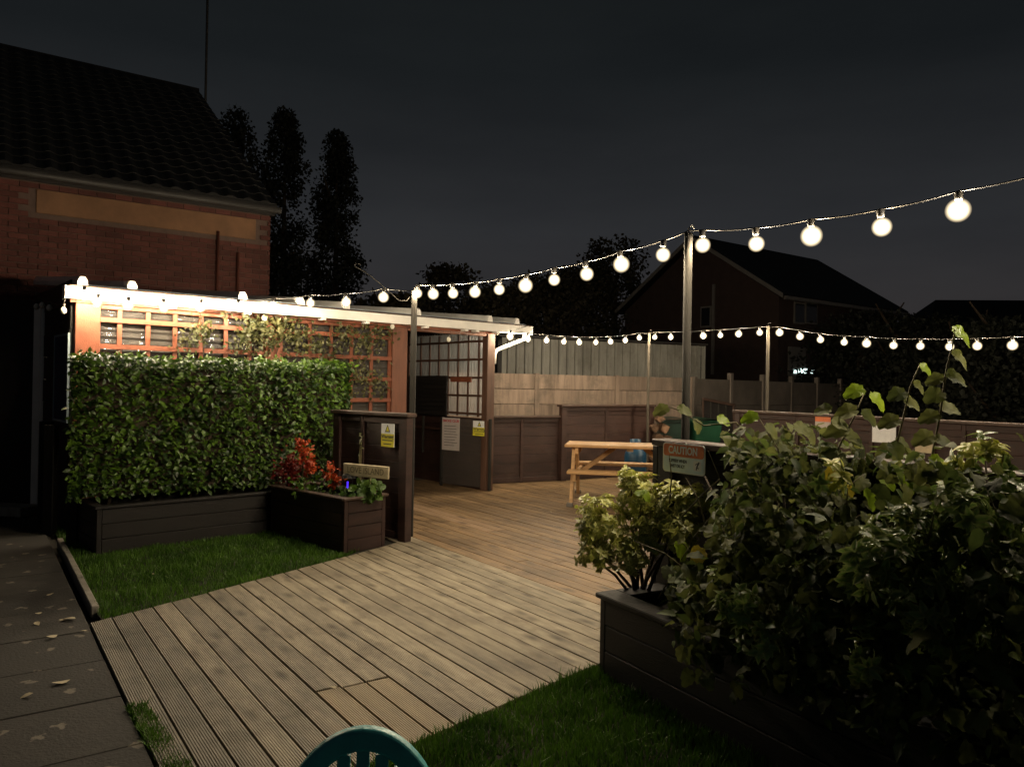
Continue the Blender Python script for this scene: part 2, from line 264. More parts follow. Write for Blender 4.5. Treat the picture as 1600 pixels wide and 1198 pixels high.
# ---------------------------------------------------------------- mesh helpers
class MB:
    def __init__(s): s.v = []; s.f = []; s.mi = []
    def add(s, vs, fs, mi=0):
        o = len(s.v); s.v += [tuple(v) for v in vs]; s.f += [tuple(i + o for i in f) for f in fs]; s.mi += [mi] * len(fs); return s
    def box(s, x0, x1, y0, y1, z0, z1, mi=0, c=0):
        if c <= 0:
            vs = [(x, y, z) for z in (z0, z1) for y in (y0, y1) for x in (x0, x1)]
            return s.add(vs, [(0, 2, 3, 1), (4, 5, 7, 6), (0, 1, 5, 4), (2, 6, 7, 3), (0, 4, 6, 2), (1, 3, 7, 5)], mi)
        vs = []                                              # chamfered box
        for sx in (0, 1):
            for sy in (0, 1):
                for sz in (0, 1):
                    X, Y, Z = (x0, x1)[sx], (y0, y1)[sy], (z0, z1)[sz]; dx, dy, dz = c * (1 - 2 * sx), c * (1 - 2 * sy), c * (1 - 2 * sz)
                    vs += [(X, Y + dy, Z + dz), (X + dx, Y, Z + dz), (X + dx, Y + dy, Z)]
        def I(a, b, c_, k): return (a * 4 + b * 2 + c_) * 3 + k
        fs = []
        for a in (0, 1): fs.append([I(a, 0, 0, 0), I(a, 0, 1, 0), I(a, 1, 1, 0), I(a, 1, 0, 0)]); fs.append([I(0, a, 0, 1), I(1, a, 0, 1), I(1, a, 1, 1), I(0, a, 1, 1)]); fs.append([I(0, 0, a, 2), I(1, 0, a, 2), I(1, 1, a, 2), I(0, 1, a, 2)])
        for a in (0, 1):
            for b in (0, 1):
                fs.append([I(a, b, 0, 0), I(a, b, 1, 0), I(a, b, 1, 1), I(a, b, 0, 1)])
                fs.append([I(a, 0, b, 0), I(a, 1, b, 0), I(a, 1, b, 2), I(a, 0, b, 2)])
                fs.append([I(0, a, b, 1), I(1, a, b, 1), I(1, a, b, 2), I(0, a, b, 2)])
                for d in (0, 1): fs.append([I(a, b, d, 0), I(a, b, d, 1), I(a, b, d, 2)])
        return s.add(vs, fs, mi)
    def tube(s, pts, r, n=8, mi=0, cap=True):
        pts = [Vector(p) for p in pts]; o = len(s.v); k = len(pts)
        rr = r if hasattr(r, '__len__') else [r] * k; prev = None
        for i, p in enumerate(pts):
            d = (pts[min(i + 1, k - 1)] - pts[max(i - 1, 0)]).normalized()
            if prev is None: a = d.orthogonal().normalized()
            else: a = (prev - d * prev.dot(d)).normalized()
            prev = a; b = d.cross(a)
            for j in range(n):
                t = 2 * math.pi * j / n; s.v.append(tuple(p + (a * math.cos(t) + b * math.sin(t)) * rr[i]))
        for i in range(k - 1):
            for j in range(n):
                s.f.append((o + i * n + j, o + i * n + (j + 1) % n, o + (i + 1) * n + (j + 1) % n, o + (i + 1) * n + j)); s.mi.append(mi)
        if cap:
            s.f.append(tuple(o + j for j in range(n))[::-1]); s.f.append(tuple(o + (k - 1) * n + j for j in range(n))); s.mi += [mi, mi]
        return s
    def lathe(s, prof, n=12, c=(0, 0, 0), mi=0):
        o = len(s.v)
        for r, z in prof:
            for j in range(n):
                t = 2 * math.pi * j / n; s.v.append((c[0] + r * math.cos(t), c[1] + r * math.sin(t), c[2] + z))
        for i in range(len(prof) - 1):
            for j in range(n):
                s.f.append((o + i * n + j, o + i * n + (j + 1) % n, o + (i + 1) * n + (j + 1) % n, o + (i + 1) * n + j)); s.mi.append(mi)
        s.f.append(tuple(o + j for j in range(n))[::-1]); s.f.append(tuple(o + (len(prof) - 1) * n + j for j in range(n))); s.mi += [mi, mi]
        return s
    def prism(s, poly, z0, z1, mi=0):
        k = len(poly); vs = [(x, y, z0) for x, y in poly] + [(x, y, z1) for x, y in poly]
        a = sum(poly[i][0] * poly[(i + 1) % k][1] - poly[(i + 1) % k][0] * poly[i][1] for i in range(k))
        fs = [tuple(range(k))[::-1], tuple(range(k, 2 * k))] + [(i, (i + 1) % k, (i + 1) % k + k, i + k) for i in range(k)]
        if a < 0: fs = [f[::-1] for f in fs]
        return s.add(vs, fs, mi)
    def vprism(s, poly, y0, y1, mi=0):
        """poly in x,z extruded along y"""
        k = len(poly); vs = [(x, y0, z) for x, z in poly] + [(x, y1, z) for x, z in poly]
        return s.add(vs, [tuple(range(k)), tuple(range(k, 2 * k))[::-1]] + [(i + k, (i + 1) % k + k, (i + 1) % k, i) for i in range(k)], mi)
    def mesh(s, name, mats, smooth=False):
        m = bpy.data.meshes.new(name); m.from_pydata(s.v, [], s.f)
        for x in (mats if isinstance(mats, (list, tuple)) else [mats]): m.materials.append(x)
        if len(m.materials) > 1: m.polygons.foreach_set('material_index', s.mi)
        if smooth: m.polygons.foreach_set('use_smooth', [True] * len(m.polygons))
        m.update(); return m

def tag(o, label=None, cat=None, group=None, kind=None):
    for k, v in (('label', label), ('category', cat), ('group', group), ('kind', kind)):
        if v: o[k] = v
    return o
def link(name, data, parent=None, loc=None, rot=None):
    o = bpy.data.objects.new(name, data); COL.objects.link(o)
    if parent: o.parent = parent
    if loc is not None: o.location = loc
    if rot is not None: o.rotation_euler = rot
    return o
def empty(name, loc, rz, label, cat, group=None, rot=None):
    o = link(name, None, None, loc, rot or (0, 0, rz)); o.empty_display_size = .1
    return tag(o, label, cat, group)
def part(name, mb, m, parent, smooth=False, **k):
    return tag(link(name, mb.mesh(name, m, smooth), parent), **k)
def ang(d): return math.atan2(d[1], d[0])
def text(name, body, size, m, parent, loc, rot, ext=.0006, sx=1, bold=0):
    c = bpy.data.curves.new(name, 'FONT'); c.body = body; c.size = size; c.extrude = ext; c.align_x = 'CENTER'; c.align_y = 'CENTER'; c.offset = bold; c.resolution_u = 3
    t = bpy.data.objects.new(name, c); COL.objects.link(t)
    me = bpy.data.meshes.new_from_object(t.evaluated_get(bpy.context.evaluated_depsgraph_get()))
    bpy.data.objects.remove(t); me.materials.clear(); me.materials.append(m)
    o = link(name, me, parent, loc, rot); o.scale = (sx, 1, 1); return o

# ---------------------------------------------------------------- key directions (world xy)
TR = Vector((.755, .656)).normalized(); PR = Vector((-TR.y, TR.x)); TL = Vector(at(118, 500, 7.9).xy)
def tpos(t, y=0): return TL + TR * t + PR * y
BD = Vector((-.581, .814)).normalized(); BN = Vector((BD.y, -BD.x))      # board direction, and across

# ================================================================ SETTING
g = MB().prism([(-60, -10), (80, -10), (80, 90), (-60, 90)], -.12, -.07)
tag(part('ground', g, M['ground'], None), kind='structure')

# ---- paving slabs of the path
path = tag(link('path', MB().prism([(-12, -2), (12, -2), (0, 0), (-8.5, 14), (-14, 14)], -.066, -.045).mesh('path', M['ground'])), kind='structure')
n_edge = .650
for i in range(-6, 1):
    for j in range(-2, 17):
        x1 = n_edge - .006 + i * .60; x0 = x1 - .592
        s0 = j * .61 + .02 + (i % 2) * 0; s1 = s0 + .602
        c = BN * ((x0 + x1) / 2) + BD * ((s0 + s1) / 2)
        if c.y < .3 or c.x < -9 or (c.y > 8.9 and c.x > -5.4) or c.x > 1: continue
        dz = random.uniform(-.004, .004)
        mb = MB().box(-.296, .296, -.301, .301, -.045, -.012, c=.005)
        o = part('slab', mb, M['slab'], path); o.location = (c.x, c.y, dz); o.rotation_euler = (random.uniform(-.004, .004), random.uniform(-.004, .004), ang(BN))
# ---- deck
P1 = gnd(160, 968).xy; P2 = gnd(530, 872).xy; P3 = gnd(628, 845).xy
E1 = gnd(693, 1139.5).xy; E2 = gnd(929, 1038).xy
def nv(p): return p.dot(BN)
def sv(p): return p.dot(BD)
def interp(x, xs, ys):
    if x <= xs[0]: return ys[0] + (x - xs[0]) * (ys[1] - ys[0]) / (xs[1] - xs[0])
    return float(np.interp(x, xs, ys))
def s_far(n):
    if n < nv(P3): return interp(n, [nv(P1), nv(P2), nv(P3)], [sv(P1), sv(P2), sv(P3)])
    return min(sv(P3) + 4.4, (13.9 - BN.y * n) / BD.y)
def s_near(n):
    if n < nv(E2) + .02: return max(interp(n, [nv(E1), nv(E2)], [sv(E1), sv(E2)]), .9)
    if n < 3.45: return sv(E2) + .0
    return -3.2
deck = link('deck', MB().prism([tuple(BN * a + BD * b) for a, b in ((.66, 1.0), (3.3, 3.4), (3.5, -3.2), (10.6, -3.2), (10.6, 9.2), (3.7, 11.2), (3.5, 5.6), (.66, 5.4))], -.066, -.0605).mesh('deck', M['ground']))
tag(deck, kind='structure')
PITCHB = .137
n0 = .650; k = 0
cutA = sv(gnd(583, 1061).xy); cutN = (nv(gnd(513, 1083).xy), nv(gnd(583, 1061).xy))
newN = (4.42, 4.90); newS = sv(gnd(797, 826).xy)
while n0 < 10.4:
    na, nb = n0 + .0035, n0 + PITCHB - .0035; nc = (na + nb) / 2
    lo0, hi0 = s_near(nc), s_far(nc)
    cuts = [lo0]
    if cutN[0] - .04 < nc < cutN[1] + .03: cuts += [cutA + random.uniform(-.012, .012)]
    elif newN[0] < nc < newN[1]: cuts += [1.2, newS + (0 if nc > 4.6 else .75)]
    elif nc > 3.0:
        s = lo0 + random.uniform(1.2, 3.4)
        while s < hi0 - .6: cuts.append(s); s += random.choice([2.4, 3.0, 3.6])
    elif nc < 2.9 and random.random() < .0: pass
    cuts.append(hi0)
    for q in range(len(cuts) - 1):
        a, b = cuts[q], cuts[q + 1]
        def ends(s, which, n):
            if s == lo0 and nc < nv(E2): return max(s_near(n), .9)
            if s == hi0 and nc < nv(P3): return s_far(n)
            return s
        gp = .009 if nc < 2 else .004; g0 = 0 if q == 0 else gp; g1 = 0 if q == len(cuts) - 2 else gp
        xs = [ends(a, 0, na) + g0, ends(b, 1, na) - g1, ends(a, 0, nb) + g0, ends(b, 1, nb) - g1]
        # local frame: x along board, y across; origin at board centre
        cx = (a + b) / 2; c = .004; hy = (nb - na) / 2
        top = 0.0 + random.uniform(-.0018, .0018); bot = -.058
        vs = []
        for z, dy, dx in ((bot, 0, 0), (top - c, 0, 0), (top, c, c * .6)):
            # y local = -across so that the frame is right-handed: x=BD, y=-BN
            vs += [(xs[0] - cx + dx, hy - dy, z), (xs[1] - cx - dx, hy - dy, z), (xs[3] - cx - dx, -hy + dy, z), (xs[2] - cx + dx, -hy + dy, z)]
        fs = [(0, 1, 2, 3), (11, 10, 9, 8)]
        for L in (0, 4):
            for i in range(4): fs.append((L + i, L + 4 + i, L + 4 + (i + 1) % 4, L + (i + 1) % 4))
        mb = MB().add(vs, fs)
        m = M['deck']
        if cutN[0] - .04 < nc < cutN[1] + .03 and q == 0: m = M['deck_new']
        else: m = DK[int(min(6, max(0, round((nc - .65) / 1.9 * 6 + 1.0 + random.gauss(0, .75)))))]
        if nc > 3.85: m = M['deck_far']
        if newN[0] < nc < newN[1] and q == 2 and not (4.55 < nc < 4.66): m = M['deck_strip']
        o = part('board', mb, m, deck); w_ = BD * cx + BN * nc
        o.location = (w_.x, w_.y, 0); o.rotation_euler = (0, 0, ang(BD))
        if m is M['deck_new']: o['label'] = 'paler newer deck board'
    n0 += PITCHB

# ---- lawns
def point_in(poly, x, y):
    r = np.zeros(len(x), bool); k = len(poly)
    for i in range(k):
        x0, y0 = poly[i]; x1, y1 = poly[(i + 1) % k]
        if y0 == y1: continue
        c = ((y0 > y) != (y1 > y)) & (x < (x1 - x0) * (y - y0) / (y1 - y0) + x0); r ^= c
    return r
def blades(poly, n, h, z=0, wid=.0028, name='grass_blades', parent=None, clumpy=1.0):
    P = np.array(poly); x = rng.uniform(P[:, 0].min(), P[:, 0].max(), n * 3); y = rng.uniform(P[:, 1].min(), P[:, 1].max(), n * 3)
    ok = point_in(poly, x, y); x = x[ok][:n]; y = y[ok][:n]; n = len(x)
    a = rng.uniform(0, 2 * np.pi, n); hh = h * rng.uniform(.45, 1.25, n) * (1 + .35 * clumpy * np.sin(x * 9 + 2 * np.sin(y * 7)) * np.sin(y * 8)); le = rng.normal(0, .45, n) * hh; la = rng.uniform(0, 2 * np.pi, n)
    dx, dy = np.cos(a) * wid, np.sin(a) * wid; tx, ty = np.cos(la) * le, np.sin(la) * le
    V = np.empty((n, 5, 3)); V[:, 0] = np.stack([x - dx, y - dy, np.full(n, z)], 1); V[:, 1] = np.stack([x + dx, y + dy, np.full(n, z)], 1)
    V[:, 2] = np.stack([x + dx * .8 + tx * .4, y + dy * .8 + ty * .4, z + hh * .6], 1); V[:, 3] = np.stack([x - dx * .8 + tx * .4, y - dy * .8 + ty * .4, z + hh * .6], 1)
    V[:, 4] = np.stack([x + tx, y + ty, z + hh], 1)
    b = np.arange(n)[:, None] * 5
    fa = np.hstack([b, b + 1, b + 2, b + 3]); fb = np.hstack([b + 3, b + 2, b + 4])
    me = bpy.data.meshes.new(name); me.from_pydata(V.reshape(-1, 3).tolist(), [], fa.tolist() + fb.tolist())
    at_ = me.attributes.new('tone', 'FLOAT', 'POINT'); at_.data.foreach_set('value', np.repeat(rng.uniform(-.1, .25, n), 5).astype(np.float32))
    me.materials.append(M['grass']); me.update(); return link(name, me, parent)
KL0 = gnd(150, 952).xy; KL1 = gnd(100, 855).xy; KL2 = KL1 + (KL1 - KL0).normalized() * 3
pl = [tuple(P1 + Vector((.0, .02))), tuple(P2), tuple(P3), (-1.5, 8.6), (-3.6, 10.4), tuple(KL2), tuple(KL1), tuple(KL0)]
part('lawn', MB().prism(pl, -.064, -.022), M['ground'], None, kind='structure')
pg = [tuple(P1 + Vector((.0, .03))), tuple(P2 + Vector((0, .02))), tuple(gnd(560, 858).xy), (-2.1, 8.5), (-3.4, 8.6), tuple(KL1 + (KL1 - KL0) * .8), tuple(KL1), tuple(KL0)]
tag(blades(pg, 42000, .045, -.024, name='grass'), 'short green lawn grass growing between the deck edge and hedge planter', 'grass', kind='stuff')
PC = gnd(936, 1046).xy                                                     # corner of the right planter
PD = Vector((.5, -.866)).normalized(); PN = Vector((-PD.y, PD.x))          # planter front direction; PN points to the back (right)
E0 = E1 + (E1 - E2).normalized() * 1.6
pr_ = [tuple(E2), tuple(E0), (-1.0, .3), (2.6, .3), tuple(PC + PD * 4 + PN * .05), tuple(PC + PN * .05)]
part('lawn', MB().prism(pr_, -.064, -.022), M['ground'], None, kind='structure')
tag(blades([tuple(E2), tuple(E0 + (E0 - E1) * -.1), (-.6, 1.6), (1.6, 1.2), tuple(PC + PD * 3.2), tuple(PC)], 52000, .055, -.024, name='grass'), 'dark green lawn grass below the right hand planter', 'grass', kind='stuff')
g0, g1 = gnd(217, 1098).xy, gnd(285, 1230).xy
tag(blades([tuple(g0 + Vector((-.05, -.03))), tuple(g1 + Vector((-.04, 0))), tuple(g1 + Vector((.09, .02))), tuple(g0 + Vector((.03, 0)))], 6500, .035, -.02, name='grass'), 'mossy grass strip creeping over the deck edge beside the slabs', 'grass', kind='stuff')
kb = empty('kerb_edging', (*KL0, -.06), ang(KL1 - KL0), 'pale concrete edging strip between the path and the left lawn', 'kerb')
Lk = (KL1 - KL0).length
for i in range(3):
    part('edging_block', MB().box(i * .91 + .004, i * .91 + .906, -.02, .03, 0, .085 + .004 * (i % 2), c=.006), M['kerb'], kb)
lv = MB(); 
def leafshape(L, W, n=5, fold=.25, curl=.2, serr=0.0):
    """leaf lying along +x, returns verts, faces, rim flags"""
    vs = [(0, 0, 0)]; rim = [1.0]; fs = []
    for i in range(1, n):
        t = i / n; wd = W * math.sin(math.pi * t ** .8) * (1 + (serr if i % 2 else -serr)); z = -curl * L * t * t
        vs += [(L * t, -wd, z + fold * wd), (L * t, 0, z), (L * t, wd, z + fold * wd)]; rim += [1, 0, 1]
    vs.append((L, 0, -curl * L)); rim.append(1)
    fs += [(0, 1, 2), (0, 2, 3)]
    for i in range(1, n - 1):
        a = 3 * i - 2; fs += [(a, a + 3, a + 4, a + 1), (a + 1, a + 4, a + 5, a + 2)]
    a = 3 * (n - 1) - 2; e_ = len(vs) - 1; fs += [(a, e_, a + 1), (a + 1, e_, a + 2)]
    return np.array(vs, float), fs, np.array(rim, float)
def broadleaf(L, serr=.055):
    """round heart shaped toothed leaf along +x with petiole notch at the origin"""
    rimp = []; N = 21
    for i in range(N):
        a = -math.pi + .22 + (2 * math.pi - .44) * i / (N - 1)
        r = .5 * L * (1.0 + .10 * math.cos(a) + .13 * max(0, math.cos(a)) ** 8) * (1 + (serr if i % 2 else -serr))
        x = .42 * L + r * math.cos(a); y = r * math.sin(a) * .98
        z = .22 * abs(y) - .50 * x * x / L + .05 * L * math.sin(i * 1.7)
        rimp.append((x, y, z))
    mid = [(.42 * L, 0, -.45 * .42 * .42 * L), (0, 0, 0)]
    mid[0] = (.42 * L, 0, -.50 * .42 * .42 * L); vs = rimp + mid; c = N; o = N + 1; fs = [(c, i, i + 1) for i in range(N - 1)] + [(c, o, 0), (c, N - 1, o)]
    return np.array(vs, float), fs, np.array([1.] * N + [0, 0])
def leafmesh(name, tpl, m):
    vs, fs, rim = tpl; me = bpy.data.meshes.new(name); me.from_pydata(vs.tolist(), [], fs)
    a = me.attributes.new('rim', 'FLOAT', 'POINT'); a.data.foreach_set('value', rim.astype(np.float32))
    a = me.attributes.new('tone', 'FLOAT', 'POINT'); a.data.foreach_set('value', np.zeros(len(vs), np.float32))
    me.materials.append(m); me.polygons.foreach_set('use_smooth', [True] * len(me.polygons)); me.update(); return me
def frames(pos, nrm, tip, scale):
    """matrices (N,3,3) with x=tip dir, z=normal, and positions"""
    z = nrm / np.linalg.norm(nrm, axis=1, keepdims=True); x = tip - z * (tip * z).sum(1, keepdims=True)
    x /= np.maximum(np.linalg.norm(x, axis=1, keepdims=True), 1e-6); y = np.cross(z, x)
    return np.stack([x, y, z], 2) * scale[:, None, None]
def foliage(parent, tpl, m, pos, nrm, tip, scale, cap=300, leafname='leaf', tone=None, near=None):
    Rm = frames(pos, nrm, tip, scale); order = np.argsort(near if near is not None else np.linalg.norm(pos - np.array([0, 0, CAMZ]), axis=1))
    ind, rest = order[:cap], order[cap:]; base = leafmesh(leafname, tpl, m)
    off = np.array(parent.matrix_basis.to_translation()) if parent else np.zeros(3); rzp = parent.rotation_euler.z if parent else 0
    inv = Matrix.Rotation(-rzp, 3, 'Z')
    for i in ind:
        o = bpy.data.objects.new(leafname, base); COL.objects.link(o); o.parent = parent
        mm = Matrix(Rm[i].tolist()); p = Vector(pos[i] - off)
        o.matrix_basis = Matrix.Translation(inv @ p) @ (inv @ mm).to_4x4()
    if len(rest):
        vs, fs, rim = tpl; V = np.einsum('nij,kj->nki', Rm[rest], vs) + (pos[rest] - off)[:, None, :]
        V = V @ np.array(inv).T
        k = len(vs); N = len(rest); F_ = []
        for f in fs:
            F_ += (np.array(f)[None, :] + (np.arange(N) * k)[:, None]).tolist()
        me = bpy.data.meshes.new('leaves'); me.from_pydata(V.reshape(-1, 3).tolist(), [], F_)
        a = me.attributes.new('rim', 'FLOAT', 'POINT'); a.data.foreach_set('value', np.tile(rim, N).astype(np.float32))
        tn = rng.uniform(-.15, .3, N) if tone is None else tone[rest]
        a = me.attributes.new('tone', 'FLOAT', 'POINT'); a.data.foreach_set('value', np.repeat(tn, k).astype(np.float32))
        me.materials.append(m); me.polygons.foreach_set('use_smooth', [True] * len(me.polygons)); me.update()
        tag(link('leaves', me, parent), kind='stuff')

# ================================================================ SMOKING SHELTER
S = empty('timber_shelter', (*TL, 0), ang(TR), 'long lean-to timber shelter with red trellis front, white gutter and clear roof', 'shelter')
TW = 2.30; T_END = 5.62
def sbox(name, x0, x1, y0, y1, z0, z1, m, par=None, c=.004, **k): return part(name, MB().box(x0, x1, y0, y1, z0, z1, c=c), M[m], par or S, **k)
sbox('post', 0, .235, 0, .09, 0, 2.49, 'orange'); sbox('post', 3.87, 4.11, 0, .10, 0, 2.49, 'postorange')
sbox('post', 5.555, 5.70, -.01, .12, 0, 2.49, 'postbrown'); sbox('post', 2.06, 2.28, 0, .09, 0, 2.49, 'orange')
for x in (0, 1.9, 3.8, 5.58): sbox('post', x, x + .1, TW - .1, TW, 0, 2.60, 'darktrellis')
sbox('beam', -.06, 5.72, -.035, -.0, 2.40, 2.50, 'orange'); sbox('beam', .24, 3.86, .012, .05, 2.355, 2.398, 'orange')
sbox('beam', 4.12, 5.54, .0, .06, 2.36, 2.50, 'postorange')
zr = [2.215 - .285 * i for i in range(6)]
for (xa, xb, xs) in ((.237, 2.058, [.432 + .288 * i for i in range(6)]), (2.282, 3.868, [2.43 + .2 * 0, 2.657, 2.955, 3.255, 3.56, 3.845])):
    for z in zr: sbox('trellis_rail', xa, xb, .012, .032, z, z + .052, 'orange', c=.002)
    for x in xs[(1 if xa > 2 else 0):]: sbox('trellis_slat', x - .024, x + .024, .034, .054, .80, 2.36, 'orange', c=.002)
sbox('dado_panel', .237, 3.868, .07, .09, 0, .80, 'brown')
# horizontally corrugated clear sheeting behind the trellis
def corr_h(x0, x1, y, z0, z1, pitch, amp, per=8, mb=None):
    mb = mb or MB(); n = int((z1 - z0) / pitch * per); vs = []; fs = []
    for i in range(n + 1):
        z = z0 + (z1 - z0) * i / n; yy = y + amp * math.sin(2 * math.pi * (z - z0) / pitch); vs += [(x0, yy, z), (x1, yy, z)]
    for i in range(n): fs.append((2 * i, 2 * i + 1, 2 * i + 3, 2 * i + 2))
    return mb.add(vs, fs)
part('corrugated_sheet', corr_h(.237, 2.058, .085, .80, 2.40, .076, .011), M['poly'], S, smooth=True)
part('corrugated_sheet', corr_h(2.282, 3.868, .085, .80, 2.40, .076, .011), M['poly'], S, smooth=True)
# back wall boards and left end wall boards
for i in range(10):
    sbox('wall_board', -.02, 5.70, TW + .004 + .008 * (i % 2), TW + .024 + .008 * (i % 2), i * .27, i * .27 + .268, 'black')
for i in range(10):
    sbox('wall_board', -.03 - .005 * (i % 2), -.008 - .005 * (i % 2), .10, TW, i * .265, i * .265 + .262, 'black')
# gutter and roof
gy0, gy1 = -.16, -.045
gm = MB().box(-.12, 6.33, gy0, gy0 + .012, 2.43, 2.555, c=.003).box(-.12, 6.33, gy0 + .012, gy1 - .002, 2.43, 2.44).box(-.12, 6.33, gy1 - .010, gy1, 2.44, 2.54)
gm.box(-.135, -.12, gy0 - .004, gy1 + .002, 2.42, 2.56, c=.004).box(6.33, 6.345, gy0 - .004, gy1 + .002, 2.42, 2.56, c=.004)
gut = part('gutter', gm, M['white'], S)
for x in (.9, 1.75, 2.72, 3.35, 4.3, 5.0, 5.2, 5.6): part('gutter_bracket', MB().box(x, x + .055, gy0 - .010, gy1, 2.40, 2.429, c=.003), M['white'], gut)
part('gutter_lip', MB().tube([(-.10, gy0 - .004, 2.560), (6.3, gy0 - .004, 2.560)], .011, 6), M['cap'], gut)
def roofz(y): return 2.565 + (y + .16) * .095
rm = MB(); rm.add([(-.02, -.15, roofz(-.15)), (6.2, -.15, roofz(-.15)), (6.2, TW + .1, roofz(TW + .1)), (-.02, TW + .1, roofz(TW + .1)),
                   (-.02, -.15, roofz(-.15) + .016), (6.2, -.15, roofz(-.15) + .016), (6.2, TW + .1, roofz(TW + .1) + .016), (-.02, TW + .1, roofz(TW + .1) + .016)],
                  [(0, 1, 2, 3), (7, 6, 5, 4), (0, 4, 5, 1), (1, 5, 6, 2), (2, 6, 7, 3), (3, 7, 4, 0)])
part('roof_sheet', rm, M['roof'], S)
def t_of(px, y=-.16):
    A = tpos(0, y); B = tpos(1, y); p = on(px, 500, A, B).xy; return (p - A).dot(TR)
for px in (128, 206, 379, 470, 541, 653, 766, 808):
    t = t_of(px); hw = .048
    prof = [(-hw, 0), (-hw, .050), (-hw * .45, .100), (hw * .45, .100), (hw, .050), (hw, 0)]
    vs = []
    for y in (-.165, TW + .12):
        z = roofz(y) - .004; vs += [(t + a, y, z + b) for a, b in prof]
    k = 6; fs = [tuple(range(k)), tuple(range(k, 2 * k))[::-1]] + [(i + k, (i + 1) % k + k, (i + 1) % k, i) for i in range(k)]
    part('glazing_bar', MB().add(vs, fs), M['white'], S)
for i in range(7): sbox('rafter', .05 + i * .93, .10 + i * .93, .10, TW, 2.44, 2.54, 'darktrellis')
dpm = MB().tube([(6.22, -.10, 2.43), (6.22, -.10, 2.36), (6.19, -.05, 2.33), (5.80, .06, 2.17), (5.745, .06, 2.10), (5.745, .06, 1.95)], .030, 10)
part('downpipe', dpm, M['white'], S, smooth=True)
# right end wall seen through the doorway: dark trellis over wavy sheeting, boards below
ex = 5.60
for s_ in range(8): part('trellis_slat', MB().box(ex - .012, ex + .008, .24 + s_ * .267, .275 + s_ * .267, 1.12, 2.42, c=.002), M['darktrellis'], S)
for i in range(6): part('trellis_rail', MB().box(ex - .034, ex - .014, .13, TW - .11, 2.28 - .283 * i, 2.315 - .283 * i, c=.002), M['darktrellis'], S)
cm = MB(); n = 140; vs = []; fs = []
for i in range(n + 1):
    y = .13 + (TW - .24) * i / n; x = ex + .035 + .012 * math.sin(2 * math.pi * y / .076); vs += [(x, y, 1.12), (x, y, 2.46)]
for i in range(n): fs.append((2 * i, 2 * i + 1, 2 * i + 3, 2 * i + 2))
part('corrugated_sheet', cm.add(vs, fs), M['polyend'], S, smooth=True)
for i in range(8): part('wall_board', MB().box(ex - .01 - .006 * (i % 2), ex + .014, .13, TW - .11, i * .138, i * .138 + .136, c=.003), M['brown'], S)
sp_ = part('slatted_panel', MB().box(ex - .062, ex - .05, 1.0, 2.12, 1.10, 1.76), M['black'], S)
for i in range(9): part('slat', MB().box(ex - .076, ex - .063, 1.0, 2.12, 1.115 + i * .071, 1.115 + i * .071 + .058, c=.003), M['black'], sp_)
sbox('rail_block', ex - .06, ex - .036, .38, .92, 1.66, 1.74, 'orange')

# perspex screen standing inside the doorway, with notices
A_ = gnd(765, 767).xy; B_ = gnd(689, 758).xy; dS = (B_ - A_); Ls = dS.length
PS = empty('perspex_screen', (*A_, 0), ang(-dS), 'low scuffed perspex screen in pale frame under the dark trellis', 'screen')
part('screen_post', MB().box(-.03, .012, -.02, .02, 0, 1.10, c=.004), M['pole'], PS)
part('screen_post', MB().box(-Ls - .02, -Ls + .02, -.02, .02, 0, 1.10, c=.004), M['pole'], PS)
part('screen_post', MB().box(-Ls - .42, -Ls - .39, -.02, .02, .5, 1.10, c=.004), M['pole'], PS)
part('perspex_pane', MB().box(-Ls + .021, -.031, -.004, .004, .04, 1.08), M['perspex'], PS)
def screen_pos(px, py, off):
    p = on(px, py, A_ , B_); d = (A_ - B_).normalized(); n_ = Vector((d.y, -d.x)); q = Vector((p.x, p.y, p.z)) + Vector((n_.x, n_.y, 0)) * off; return q, ang(d)
def flat_sign(name, label, cat, base, rz, wd, ht, layers, frame=None, lean=0, group=None):
    """sign whose face looks along local -y; base = lower left corner"""
    o = empty(name, base, rz, label, cat, group); o.rotation_euler = (0, lean, rz)
    for i, (nm, x0, x1, z0, z1, m) in enumerate(layers):
        part(nm, MB().box(x0 * wd, x1 * wd, -.004 - .0012 * (i + 1), 0 if i == 0 else -.004 - .0012 * i, z0 * ht, z1 * ht), M[m], o)
    return o
def warning_sign(name, label, px0, py0, px1, py1, posf, off, yf):
    a, rz = posf(px0, py1, off); b, _ = posf(px1, py1, off); c, _ = posf(px0, py0, off); wd = (b.xy - a.xy).length; ht = c.z - a.z
    o = flat_sign(name, label, 'sign', (a.x, a.y, a.z), rz, wd, ht, [('backing', 0, 1, 0, 1, 'signwhite'), ('yellow_field', .0, 1, 0, yf, 'yellow')])
    tri = MB(); cx, cz = wd / 2, ht * .80; s = min(wd * .24, ht * .16)
    tri.vprism([(cx - s, cz - s), (cx + s, cz - s), (cx, cz + s)][::-1], -.0072, -.0055)
    part('warning_triangle', tri, M['ink'], o)
    tri = MB().vprism([(cx - s * .6, cz - s * .78), (cx + s * .6, cz - s * .78), (cx, cz + s * .55)][::-1], -.0080, -.0073); part('triangle_centre', tri, M['yellow'], o)
    text('lettering', 'Warning', wd * .27, M['ink'], o, (wd / 2, -.0072, ht * (yf - .12)), (R(90), 0, 0), bold=.001)
    for i, w2 in ((0, .8), (1, .62)):
        part('text_line', MB().box(wd * (.5 - w2 / 2), wd * (.5 + w2 / 2), -.0074, -.0064, ht * (yf - .30 - .16 * i), ht * (yf - .26 - .16 * i)), M['ink'], o)
    return o
a, rz = screen_pos(692, 702, .02); b, _ = screen_pos(719, 705, .02); c, _ = screen_pos(692, 652, .02); wd = (b.xy - a.xy).length; ht = c.z - a.z
